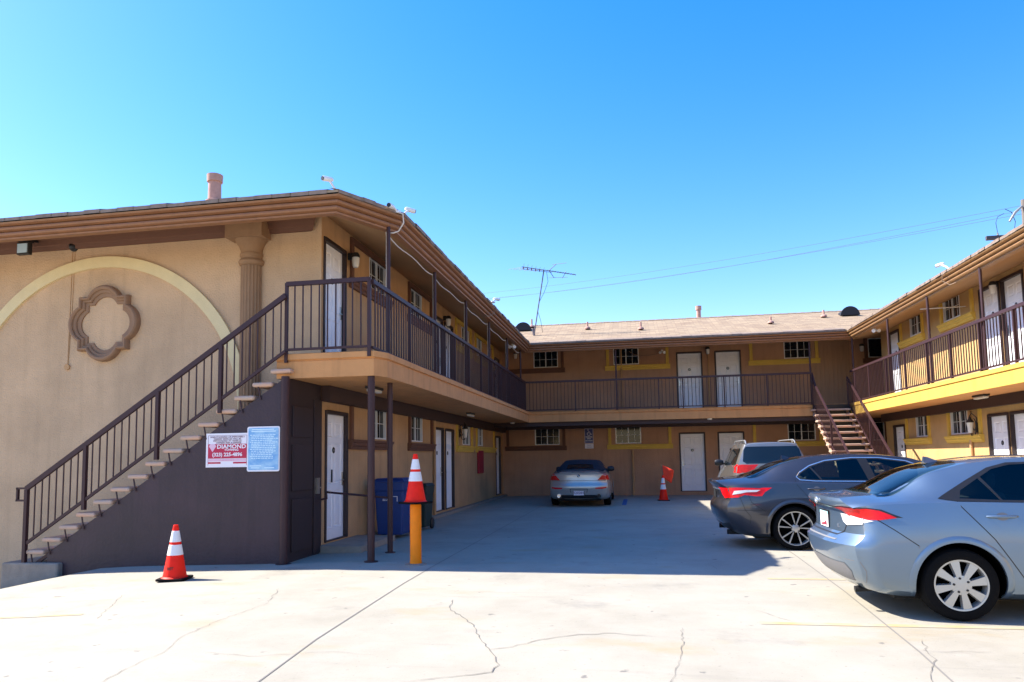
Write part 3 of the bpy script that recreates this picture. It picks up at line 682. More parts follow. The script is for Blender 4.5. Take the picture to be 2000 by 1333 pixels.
rr = MB(); rr.bar((-9.64, 10.06, 1.12), (-5.18, 10.06, 1.12+sx(-5.18)), .05, .075); rr.bar((-9.6, 10.06, .255), (-5.18, 10.06, .255+sx(-5.18)), .035, .045)
x = -9.48
while x < -5.25:
    rr.bar((x, 10.06, .255+sx(x)), (x, 10.06, 1.1+sx(x)), .016, .016); x += .128
rr.bar((-9.62, 10.06, 1.125), (-9.82, 10.06, 1.125), .045, .03); rr.bar((-9.80, 10.06, 1.125), (-9.80, 10.06, .93), .045, .03); rr.bar((-9.82, 10.06, .93), (-9.62, 10.06, .93), .045, .03)
ro_ = rr.build('handrail', RAIL, st)
pp = MB()
for x, z0 in ((-9.63, -.06), (-8.58, .78), (-7.32, 1.55), (-6.25, 2.25)): MB().box(x-.028, 10.03, z0, x+.028, 10.09, 1.12+sx(x)).build('railing_post', RAIL, ro_)
blk = MB(); blk.box(-10.0, 10.0, -1.2, -8.96, 11.25, -.05); tag(blk.build('concrete_plinth', CONC_D, bevel=.03), 'low grey concrete block at the foot of the front staircase', 'concrete block')

st2 = thing('staircase', (6.5, 21.2, 0), 'sunlit open-tread staircase with pinkish railings in the far right corner of the court', 'staircase')
X0, X1 = 5.98, 7.02
for i in range(15):
    z = 2.93-.197*i; y = 25.42-.29*i
    if z < .05: break
    t = MB(); t.box(X0-.12, y-.16, z-.03, X1+.02, y+.16, z+.035); t.build('tread', TREAD, st2, bevel=.02)
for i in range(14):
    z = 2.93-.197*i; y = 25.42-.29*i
    MB().box(X0, y+.13, z-.19, X1, y+.15, z-.02).build('gap_shade', BLACK, st2)  # black boards added so the open gaps between treads read as deep shade
MB().box(X0-.05, 25.60-.06, 2.72, X1+.08, 25.60-.03, 3.12).build('landing_shade', BLACK, st2)  # added black board: shade over the deck edge seen between the top treads
sg = MB()
for X in (X0-.02, X1-.02): sg.bar((X, 25.6, 2.90), (X, 21.3, -.02), .045, .12)
sg.build('stringer', mat('stringer_tan', (.50, .33, .24), .8, mottle=.3, mscale=6), st2)
for X in (X0-.02, X1+.05):
    rr = MB(); sy2 = lambda y: (y-25.6)*.679
    rr.bar((X, 25.6, 4.02), (X, 21.2, 4.02+sy2(21.2)), .05, .06); rr.bar((X, 25.6, 3.14), (X, 21.2, 3.14+sy2(21.2)), .03, .035)
    y = 25.5
    while y > 21.25: rr.bar((X, y, 3.14+sy2(y)), (X, y, 4.02+sy2(y)), .016, .016); y -= .125
    for y in (25.6, 23.5, 21.2): rr.box(X-.02, y-.02, 2.9+sy2(y), X+.02, y+.02, 4.04+sy2(y))
    rr.build('handrail', RAIL, st2)
rr = MB(); rr.bar((5.97, 25.6, 4.2), (5.96, 25.2, 3.75), .04, .05); rr.build('handrail', RAIL, st2)

# ------------------------------------------------------------------ lights and cameras on the building
def lantern(loc, n, label, cat='wall lamp', sty=0):
    t = thing('wall_lantern', loc, label, cat, 'wall lanterns by the doors'); x, y, z = loc; nx, ny = n
    b = MB(); b.lathe([(.0, .03), (.05, .03), (.07, .0)], (x-nx*.1, y-ny*.1, z+.12), 12); b.box(x-nx*.13-.035, y-ny*.13-.035, z+.02, x-nx*.02+.02, y-ny*.02+.02, z+.13); b.lathe([(.0, .155), (.05, .15), (.078, .10), (.078, .06), (.0, .06)], loc, 16)
    b.build('bracket', DARKM, t, smooth=True)
    g_ = MB(); g_.lathe([(.0, -.13), (.045, -.13), (.062, -.09), (.07, 0), (.07, .058), (.0, .06)], loc, 16); g_.build('lamp_glass', LAMPG, t, smooth=True)
lantern((-5.02, 12.47, 5.22), (1, 0), 'black-topped wall lantern beside the near upper door of the left wing')
lantern((-5.02, 19.32, 5.35), (1, 0), 'wall lantern between the two middle upper doors of the left wing')
lantern((-4.58, 28.25, 5.60), (0, -1), 'wall lantern high on the back wall by the left corner window')
lantern((2.88, 28.25, 5.48), (0, -1), 'small wall lantern between the two upper doors of the back wing')
lantern((8.15, 17.9, 5.2), (-1, 0), 'white wall lantern between the two upper doors of the right wing')
lantern((8.36, 28.22, 5.35), (0, -1), 'wall lantern above the stairs beside the dark corner window')
def coach(loc, n, label):
    t = thing('coach_lantern', loc, label, 'wall lamp', 'ornate coach lanterns on the lower walls'); x, y, z = loc; nx = n
    b = MB(); b.tube([(x-nx*.14, y, z-.05), (x-nx*.1, y, z-.2), (x-nx*.02, y, z-.22), (x, y, z-.15)], .012, 6); b.tube([(x-nx*.14, y, z+.0), (x-nx*.15, y, z+.22), (x-nx*.05, y, z+.33), (x, y, z+.26), (x, y, z+.2)], .012, 6)
    for s_ in (-1, 1): b.tube([(x-nx*.1, y, z-.1), (x-nx*.08, y+s_*.12, z), (x-nx*.06, y+s_*.15, z+.12), (x-nx*.05, y+s_*.1, z+.2)], .01, 6)
    b.lathe([(.0, .26), (.02, .24), (.03, .2), (.085, .12), (.09, .10)], loc, 12); b.box(x-nx*.16-.01, y-.05, z-.15, x-nx*.16+.01, y+.05, z+.1); b.build('bracket', DARKM, t, smooth=True)
    g_ = MB(); g_.lathe([(.0, -.16), (.045, -.155), (.05, -.12), (.08, .1), (.0, .1)], loc, 10); g_.build('lamp_glass', LAMPG, t)
coach((-4.98, 21.05, 2.28), 1, 'ornate coach lantern on the lower left wing by the yellow-framed window')
coach((8.13, 19.45, 2.1), -1, 'ornate cream coach lantern on the lower right wing beside a yellow-framed window')
def ceil(x, y, label, L=.55):
    t = thing('ceiling_light', (x, y, 2.76), label, 'ceiling light', 'lights under the balcony')
    b = MB(); b.box(x-.07, y-L/2, 2.72, x+.07, y+L/2, 2.76); b.build('light_base', DARKM, t); b = MB(); b.box(x-.055, y-L/2+.03, 2.67, x+.055, y+L/2-.03, 2.72); b.build('diffuser', LAMPG, t, bevel=.015)
ceil(-4.42, 11.85, 'ceiling light under the balcony behind the near brown posts'); ceil(-4.45, 19.5, 'white ceiling light under the left balcony by the middle doors'); ceil(7.7, 17.8, 'ceiling light under the sunlit right balcony')
def puck(x, y, label):
    b = MB(); b.lathe([(.0, -.05), (.07, -.045), (.09, 0)], (x, y, 2.76), 16); tag(b.build('round_ceiling_light', LAMPG, smooth=True), label, 'ceiling light', 'lights under the balcony')
puck(-4.25, 25.3, 'small round light under the far end of the left balcony'); puck(2.6, 25.75, 'small round light under the back balcony near the doors')

def camera(base, head, aim, label, housing=True):
    t = thing('security_camera', base, label, 'camera', 'security cameras on the roof edge')
    b = MB(); b.tube([base, Vector(base).lerp(Vector(head), .5)+Vector((0, 0, .02)), head], .018, 8); b.lathe([(.0, .03), (.06, .02), (.07, -.02)], base, 12); b.build('mount_arm', WHITE, t, smooth=True)
    h_ = Vector(head); a = Vector(aim).normalized(); q = h_+a*.10; p = h_-a*.08
    b = MB(); b.tube([p, p+a*.02, h_, q], [.022, .036, .04, .04], 14); b.build('camera_body', WHITE, t, smooth=True)
    b = MB(); b.tube([q, q+a*.012], .034, 14); b.build('lens', BLACK, t)
camera((-4.42, 10.3, 5.60), (-4.56, 10.2, 5.87), (-.7, -1, -.15), 'white bullet camera on an arm at the front roof corner')
camera((-3.72, 11.05, 5.56), (-3.76, 10.86, 5.60), (-.1, -1, -.1), 'white camera facing the street above the balcony corner')
camera((-3.76, 11.35, 5.58), (-3.70, 11.62, 5.80), (.7, .6, -.1), 'white camera looking across the court from the left roof edge')
camera((-3.55, 18.3, 5.60), (-3.52, 18.6, 5.74), (.7, .6, 0), 'small camera halfway along the left roof edge')
camera((7.15, 17.5, 5.58), (7.08, 17.85, 5.80), (-.6, .8, -.1), 'camera on an arm above the sunlit right roof edge')
t = thing('flood_light', (-10.7, YG-.1, 5.6), 'square white flood light under the eave at the far left', 'flood light')
b = MB(); b.box(-10.80, YG-.46, 5.505, -10.60, YG-.30, 5.60); b.bar((-10.7, YG-.38, 5.55), (-10.7, YG-.02, 5.62), .05, .05); b.build('mount_bracket', BLACK, t)
b = MB(); b.box(-10.83, YG-.44, 5.27, -10.57, YG-.36, 5.50); b.build('lamp_housing', DARKM, t, bevel=.01); b = MB(); b.box(-10.80, YG-.455, 5.30, -10.60, YG-.441, 5.465); b.build('lamp_glass', mat('flood_glass', (.5, .66, .74), .1), t)
t = thing('dome_camera', (-10.02, YG, 5.48), 'black dome camera on the front wall below the cornice', 'camera')
b = MB(); b.lathe([(.085, .0), (.085, -.03), (.07, -.05)], (-10.02, YG, 5.48), 20, 'y'); b.build('dome_base', DARKM, t); b = MB(); b.lathe([(.07, -.05), (.055, -.085), (.03, -.11), (.0, -.12)], (-10.02, YG, 5.48), 20, 'y'); b.build('dome', BLACK, t, smooth=True)
for (x, y, z, lab) in ((-3.9, 23.6, 5.24, 'small white flood light under the far left eave'), (7.35, 23.5, 5.24, 'small white flood light under the far right eave'), (1.17, 28.2, 5.5, 'small white camera on the upper back wall')):
    t = thing('small_flood_light', (x, y, z), lab, 'flood light'); b = MB(); b.box(x-.04, y-.04, z, x+.04, y+.04, z+.08); b.build('mount_bracket', WHITE, t)
    b = MB()
    for s_ in (-1, 1): b.tube([(x, y, z), (x+s_*.05, y-.08, z-.03), (x+s_*.08, y-.18, z-.05)], [.02, .03, .055], 12)
    b.build('lamp_head', WHITE, t, smooth=True)

# ------------------------------------------------------------------ signs
t = thing('towing_sign', (-6.14, 10.09, 1.43), 'white and crimson towing company sign with phone number on the dark stair wall', 'sign'); yf = 10.094
b = MB(); b.box(-6.49, 10.085, 1.42, -5.77, 10.099, 1.94); b.build('sign_panel', S_WHITE, t)
b = MB(); b.box(-6.455, 10.082, 1.555, -5.805, 10.0848, 1.775); b.box(-6.455, 10.082, 1.475, -6.24, 10.0848, 1.50); b.box(-6.03, 10.082, 1.475, -5.805, 10.0848, 1.50); b.build('crimson_band', S_RED, t)
b = MB()
for (x0, z0, x1, z1) in ((-6.455, 1.905, -5.805, 1.909), (-6.455, 1.45, -6.451, 1.905), (-5.809, 1.45, -5.805, 1.905)): b.box(x0, 10.0822, z0, x1, 10.0846, z1)
b.build('border_line', S_GREY, t)
b = MB(); b.prism([(-6.44, 1.745), (-6.41, 1.775), (-6.345, 1.775), (-6.315, 1.745), (-6.3775, 1.655)], 10.079, 10.0818, 'xz'); b.build('diamond_emblem', S_PINK, t)
b = MB(); b.box(-6.455, 10.0822, 1.512, -5.805, 10.0845, 1.548); b.build('pink_band', S_PINK, t)
def stx(s, x, z, size, mt, bold=.0, xs=1.0, y=10.0805, nm='lettering'): return text(nm, s, size, facing((x, y, z), (0, -1, 0)), mt, t, bold, 1, xs)
stx('UNAUTHORIZED OR IMPROPERLY', -6.13, 1.882, .036, S_GREY, xs=1.05); stx('PARKED VEHICLES WILL BE', -6.13, 1.852, .036, S_GREY, xs=1.05); stx('IMPOUNDED AT VEHICLE', -6.13, 1.822, .036, S_GREY, xs=1.15); stx("OWNER'S RISK & EXPENSE", -6.11, 1.792, .036, S_GREY, xs=1.0)
stx('DIAMOND', -6.06, 1.733, .085, S_WHITE, .0022, 1.2); stx('TOWING', -6.06, 1.683, .045, S_WHITE, .0012, 1.25); stx('(323) 225-4896', -6.13, 1.612, .076, S_WHITE, .0024, 1.06)
for z_, w_ in ((1.53, .58),): stx('- - --- ---- -- ----- --', -6.13, z_, .03, S_RED, xs=1.1)
t = thing('regulation_sign', (-5.52, 10.085, 1.36), 'faded pale blue notice sign with a rounded white border on the dark stair wall', 'sign')
def rrect(x0, z0, x1, z1, r, n=5):
    P = []
    for (cx, cz, a0) in ((x1-r, z1-r, 0), (x0+r, z1-r, 90), (x0+r, z0+r, 180), (x1-r, z0+r, 270)):
        for i in range(n+1): a = rad(a0+90*i/n); P.append((cx+r*math.cos(a), cz+r*math.sin(a)))
    return P
b = MB(); b.prism(rrect(-5.79, 1.35, -5.255, 2.03, .03), 10.066, 10.078, 'xz'); b.build('sign_panel', S_WHITE, t)
b = MB(); b.prism(rrect(-5.77, 1.37, -5.275, 2.01, .025), 10.063, 10.0658, 'xz'); b.build('blue_field', S_BLUE, t)
b = MB(); random.seed(3)
for z_, a0, a1 in ((1.985, -.19, .17), (1.957, -.2, .2)): b.box(-5.52+a0, 10.0605, z_-.008, -5.52+a1, 10.0627, z_+.008)
for i in range(14):
    z_ = 1.90-.027*i; x = -5.74+(.02 if i % 4 else 0)
    while x < -5.33+random.uniform(-.06, .03):
        wd = random.uniform(.015, .05); b.box(x, 10.0605, z_-.006, x+wd, 10.0627, z_+.006); x += wd+.01
for x0, x1, z_ in ((-5.74, -5.55, 1.435), (-5.72, -5.58, 1.405), (-5.5, -5.34, 1.405)): b.box(x0, 10.0605, z_-.007, x1, 10.0627, z_+.007)
b.build('lettering', S_PALE, t)
t = thing('accessible_parking_sign', (-1.73, 28.38, 1.83), 'navy accessible parking sign with wheelchair symbol and white plate on the back wall', 'sign')
b = MB(); b.box(-1.90, 28.37, 2.02, -1.56, 28.385, 2.60); b.build('sign_panel', S_WHITE, t); b = MB(); b.box(-1.885, 28.366, 2.035, -1.575, 28.3695, 2.585); b.build('navy_field', S_NAVY, t)
b = MB(); b.box(-1.895, 28.37, 1.82, -1.56, 28.385, 2.0); b.build('fine_plate', S_WHITE, t)
b = MB(); y_ = 28.362
b.lathe([(.022, 0), (.022, .003), (.0, .003)], (-1.76, y_-.003, 2.545), 12, 'y'); b.bar((-1.755, y_, 2.52), (-1.745, y_, 2.43), .004, .02, up=(0, -1, 0)); b.bar((-1.75, y_, 2.475), (-1.69, y_, 2.475), .004, .016, up=(0, 0, 1))
b.bar((-1.745, y_, 2.43), (-1.675, y_, 2.43), .004, .018); b.bar((-1.68, y_, 2.43), (-1.64, y_, 2.36), .004, .02); b.bar((-1.645, y_, 2.362), (-1.615, y_, 2.375), .004, .014)
for i in range(14):
    a0, a1 = rad(110+i*18), rad(110+(i+1)*18); b.bar((-1.735+.062*math.cos(a0), y_, 2.39+.062*math.sin(a0)), (-1.735+.062*math.cos(a1), y_, 2.39+.062*math.sin(a1)), .004, .018)
b.build('wheelchair_symbol', S_WHITE, t)
for s_, z_ in (('PARKING', 2.27), ('ONLY', 2.20), ('VAN ACCESSIBLE', 2.12)): text('lettering', s_, .062 if z_ > 2.15 else .036, facing((-1.73, 28.362, z_), (0, -1, 0)), S_WHITE, t, .002)
text('lettering', 'MINIMUM', .04, facing((-1.73, 28.366, 1.95), (0, -1, 0)), S_NAVY, t); text('lettering', 'FINE $250', .05, facing((-1.73, 28.366, 1.87), (0, -1, 0)), S_NAVY, t)
t = MB(); t.box(-5.16, 23.5, 1.0, -5.10, 24.3, 1.76); tag(t.build('red_notice_board', S_DRED, bevel=.01), 'plain dark red rectangular board on the shaded left wall below a yellow sill', 'board')

# ------------------------------------------------------------------ cones, bollard, bins
def cone(loc, label, rzz=0, h=.71, kind=0):
    t = thing('traffic_cone', loc, label, 'traffic cone', 'orange traffic cones', rzz)
    r0, r1 = .148, .03; R = lambda z: r0+(r1-r0)*(z-.03)/(h-.03)
    b = MB(); b.prism(rrect(-.19, -.19, .19, .19, .05), 0, .028, 'xy'); b.build('base_plate', RUBBER, t, local=True, bevel=.008)
    b = MB(); b.lathe([(r0+.02, .028), (r0, .045)]+[(R(z), z) for z in (.2, .36, .5, .6, h)]+[(r1-.008, h+.003), (r1-.01, h-.05)], n=36); b.build('cone_body', CONE_R, t, smooth=True, local=True)
    for z0, z1 in ((.31*h/.71*1.03, .455*h/.71), (.49*h/.71, .635*h/.71)):
        c = MB(); c.lathe([(R(z0)+.0005, z0), (R(z0)+.003, z0+.002), (R(z1)+.003, z1-.002), (R(z1)+.0005, z1)], n=36); c.build('reflective_collar', CONE_W, t, smooth=True, local=True)
    return t
c1 = cone((-6.03, 8.72, -.035), 'traffic cone with black base standing on sunlit concrete before the dark stair wall', .25)
for i, ch in enumerate('EXIT'):
    a = -1.95+i*.155; z = .15; rr_ = .148+(.03-.148)*(z-.03)/.68+.002
    M_ = facing((rr_*math.cos(a), rr_*math.sin(a), z), (math.cos(a), math.sin(a), .17)); text('lettering', ch, .055, M_, BLACK, c1, .001, local=True)
cone((-3.12, 10.04, .865), 'traffic cone perched on top of the orange bollard', -.5)
cone((.92, 24.85, .0), 'far traffic cone with white top before the back wall, holding a flag', .1, .84)
fg = thing('safety_flag', (.92, 24.85, .8), 'orange safety flag stuck in the top of the far cone', 'flag')
b = MB(); b.tube([(.92, 24.85, .55), (.90, 24.85, 1.22)], .008, 6); b.build('flag_pole', WOOD, fg)
b = MB(); nx_, nz_ = 10, 8
for i in range(nx_+1):
    for j in range(nz_+1):
        u, v_ = i/nx_, j/nz_; q = Vector((.905, 0, 1.19)).lerp(Vector((1.28, 0, 1.01)), u).lerp(Vector((.95, 0, .74)).lerp(Vector((1.21, 0, .57)), u), v_); b.v.append((q.x+.012*math.sin(v_*5)*u, 24.85+.03*math.sin(u*6+v_*2)*u, q.z))
for i in range(nx_):
    for j in range(nz_): a = i*(nz_+1)+j; b.f.append((a, a+nz_+1, a+nz_+2, a+1)); b.mi.append(0)
o = b.build('flag_cloth', FLAG, fg, smooth=True); so_ = o.modifiers.new('s', 'SOLIDIFY'); so_.thickness = .003
bo = thing('bollard', (-3.12, 10.04, 0), 'orange steel bollard standing before the balcony posts with a cone on top', 'bollard')
b = MB(); b.lathe([(.09, 0), (.086, .05), (.082, .08), (.082, .84), (.07, .862), (.0, .864)], (-3.12, 10.04, 0), 28); b.build('post', ORANGE, bo, smooth=True)
b = MB(); b.lathe([(.16, .0), (.15, .012), (.09, .02)], (-3.12, 10.04, 0), 20); b.build('footing', CONC_D, bo, smooth=True)

def bin_(loc, w_, d_, h_, mtl, label, rzz=0, lab=None):
    t = thing('wheeled_bin', loc, label, 'bin', 'wheeled bins by the wall', rzz)
    b = MB(); a, c = w_/2, d_/2; k = .82
    lev = [(.06, k), (.3, .86), (h_*.78, .96), (h_*.80, 1.0), (h_*.93, 1.02)]
    for z, s_ in lev: b.v += [(-a*s_, -c*s_, z), (a*s_, -c*s_, z), (a*s_, c*s_, z), (-a*s_, c*s_, z)]
    for i in range(len(lev)-1):
        for j in range(4): b.f.append((i*4+j, i*4+(j+1) % 4, (i+1)*4+(j+1) % 4, (i+1)*4+j)); b.mi.append(0)
    b.f.append((3, 2, 1, 0)); b.mi.append(0); b.build('bin_body', mtl, t, local=True, bevel=.025)
    b = MB(); b.add([(-a*1.06, -c*1.06, h_*.93), (a*1.06, -c*1.06, h_*.93), (a*1.06, c*1.06, h_*.93), (-a*1.06, c*1.06, h_*.93), (-a*1.06, -c*1.06, h_*.955), (a*1.06, -c*1.06, h_*.955), (a*1.06, c*1.06, h_*.955), (-a*1.06, c*1.06, h_*.955), (-a*.85, -c*.85, h_), (a*.85, -c*.85, h_), (a*.85, c*.95, h_), (-a*.85, c*.95, h_)],
          [(0, 1, 2, 3), (0, 4, 5, 1), (1, 5, 6, 2), (2, 6, 7, 3), (3, 7, 4, 0), (4, 8, 9, 5), (5, 9, 10, 6), (6, 10, 11, 7), (7, 11, 8, 4), (8, 11, 10, 9)])
    b.build('bin_lid', mtl, t, local=True, bevel=.01)
    b = MB(); b.tube([(-a*.8, c*1.15, h_*.93), (a*.8, c*1.15, h_*.93)], .018, 8)
    for s_ in (-1, 1): b.tube([(s_*a*.75, c, h_*.92), (s_*a*.75, c*1.15, h_*.93)], .015, 6)
    b.build('bin_handle', BLACK, t, local=True)
    for s_ in (-1, 1): b = MB(); b.lathe([(.0, -.03), (.1, -.03), (.12, -.02), (.12, .02), (.1, .03), (.0, .03)], (s_*a*.85, c*.8, .12), 18, 'x'); b.build('wheel', BLACK, t, local=True, smooth=True)
    return t
bl = bin_((-4.66, 13.62, 0), .60, .74, 1.14, BLUEB, 'tall dark blue wheeled bin behind the brown posts near the first door', rad(0))
b = MB(); x0 = -.12
for (p, q) in (((.09, .795), (.17, .795)), ((.17, .80), (.17, .70))): b.bar((p[0], -.352, p[1]), (q[0], -.352, q[1]), .006, .012)
b.build('label_mark', S_WHITE, bl, local=True); tx = text('lettering', 'BLUE', .055, facing((-.06, -.352, .73), (0, -1, 0)), S_WHITE, bl, .001, local=True)
bin_((-4.58, 15.0, 0), .50, .6, .98, GREENB, 'dark green wheeled bin partly hidden behind the blue bin and the bollard')

# ------------------------------------------------------------------ aerial, pole and wires
an = thing('tv_antenna', (-3.62, 26.9, 6.15), 'old metal television antenna on a leaning mast above the back roof', 'antenna')
top = Vector((-3.20, 26.9, 8.66)); b = MB(); b.tube([(-3.63, 26.9, 6.12), top], .022, 8); b.tube([(-3.63, 26.95, 6.1), (-3.66, 26.95, 6.42)], .05, 6); b.build('mast', ANT, an)
b = MB(); b0 = Vector((-4.05, 26.9, 8.84)); b1 = Vector((-1.98, 26.9, 8.40)); b.tube([b0, b1], .016, 6)
b2 = Vector((-4.05, 26.9, 8.76)); b.tube([b2, Vector((-2.9, 26.9, 8.55))], .010, 6)
b.build('boom', ANT, an)
b = MB(); dirv = Vector((-.72, .69, .0))
for i, L in enumerate((1.1, 1.0, .9, .82, .75, .7)):
    c = b0.lerp(b1, .03+i*.075); b.tube([c-Vector((.62, -.5, -.08))*L, c, c+Vector((.10, -.5, -.02))*L], .007, 5)
    b.tube([c+Vector((0, 0, .0)), c+Vector((.0, .0, -.09))], .02, 5)
for i in range(11): c = b0.lerp(b1, .5+i*.048); b.tube([c-Vector((.02, .22, .02)), c+Vector((.02, .22, .02))], .006, 5)
for q, e_ in ((Vector((-2.72, 26.9, 8.86)), Vector((-2.30, 26.6, 8.80))), (Vector((-2.82, 26.9, 8.34)), Vector((-2.28, 26.6, 8.25)))): b.tube([Vector((-3.0, 26.9, 8.63)), q], .013, 6); b.tube([q-(e_-q)*.4, e_], .008, 5)
b.tube([(-2.5, 26.9, 8.3), (-2.42, 26.9, 8.42), (-2.36, 26.9, 8.56)], .01, 5); b.build('antenna_elements', ANT, an)
b = MB(); b.tube([(-3.1, 26.9, 8.6), (-3.05, 26.9, 8.2), (-3.2, 26.9, 7.8), (-3.42, 26.9, 7.4), (-3.46, 26.9, 7.05), (-3.36, 26.9, 6.7), (-3.3, 26.95, 6.25)], .008, 5); b.build('antenna_wire', CABLEB, an)
pl = thing('utility_pole', (19.9, 40, 0), 'weathered wooden utility pole with crossarm beyond the right wing', 'utility pole')
b = MB(); b.tube([(19.95, 40, 0), (19.95, 40, 14.25)], [.19, .14], 16); b.build('pole', WOOD, pl, smooth=True)
b = MB(); b.box(18.0, 39.75, 12.25, 20.6, 39.9, 12.42); b.box(18.15, 40.1, 12.3, 20.7, 40.22, 12.46); b.bar((18.9, 39.82, 12.25), (19.9, 39.9, 11.5), .06, .05); b.build('crossarm', mat('arm_dark', (.07, .06, .07), .9), pl)
b = MB()
for (x, z) in ((18.55, 12.42), (19.25, 12.42), (18.75, 12.08)): b.lathe([(.03, 0), (.05, .05), (.03, .08), (.05, .12), (.0, .16)], (x, 39.82, z), 10)
b.tube([(19.8, 39.9, 13.9), (19.4, 39.8, 13.55), (19.1, 39.75, 13.1)], [.05, .07, .05], 8); b.build('insulators', GREYM, pl, smooth=True)
b = MB(); b.tube([(18.55, 39.82, 12.55), (18.5, 39.82, 13.1), (18.6, 39.82, 13.4), (18.9, 39.8, 13.55)], .014, 5); b.tube([(19.3, 39.82, 12.55), (19.4, 39.82, 13.1), (19.25, 39.82, 13.6), (18.95, 39.8, 13.78)], .016, 5); b.build('drop_wire', CABLEB, pl)
for i, (z0, z1, lab) in enumerate(((13.95, 18.3, 'topmost thin power line crossing the sky to the pole'), (13.70, 17.85, 'middle thin power line crossing the sky to the pole'), (13.52, 17.62, 'lowest thin power line crossing the sky to the pole'))):
    b = MB(); P0 = Vector((19.8, 40, z0)); P1 = Vector((-22, 77, z1+1.3))
    b.tube([P0.lerp(P1, t/24)-Vector((0, 0, 2.6*(t/24)*(1-t/24)+(.25 if i == 1 else 0)*math.sin(math.pi*t/24))) for t in range(25)], .010, 5)
    tag(b.build('power_line', WIREG), lab, 'power line', 'power lines to the utility pole')
#CARS
# ------------------------------------------------------------------ cars
def interp(K, x):
    if x <= K[0][0]: return K[0][1]
    if x >= K[-1][0]: return K[-1][1]
    n = len(K); sl_ = [(K[i+1][1]-K[i][1])/(K[i+1][0]-K[i][0]) for i in range(n-1)]
    for i in range(n-1):
        if x <= K[i+1][0]:
            def tan(j):
                if j == 0: return sl_[0]
                if j == n-1: return sl_[-1]
                a, b = sl_[j-1], sl_[j]
                if a*b <= 0: return 0
                return 2*a*b/(a+b)
            h = K[i+1][0]-K[i][0]; t = (x-K[i][0])/h; m0, m1 = tan(i)*h, tan(i+1)*h
            return (2*t**3-3*t*t+1)*K[i][1]+(t**3-2*t*t+t)*m0+(-2*t**3+3*t*t)*K[i+1][1]+(t**3-t*t)*m1
def catmull(P, sub):
    out = []
    for i in range(len(P)-1):
        p0 = P[max(i-1, 0)]; p1 = P[i]; p2 = P[i+1]; p3 = P[min(i+2, len(P)-1)]
        for k in range(sub):
            t = k/sub
            out.append(tuple(.5*((2*p1[c])+(-p0[c]+p2[c])*t+(2*p0[c]-5*p1[c]+4*p2[c]-p3[c])*t*t+(-p0[c]+3*p1[c]-3*p2[c]+p3[c])*t**3) for c in (0, 1)))
    out.append(P[-1]); return out
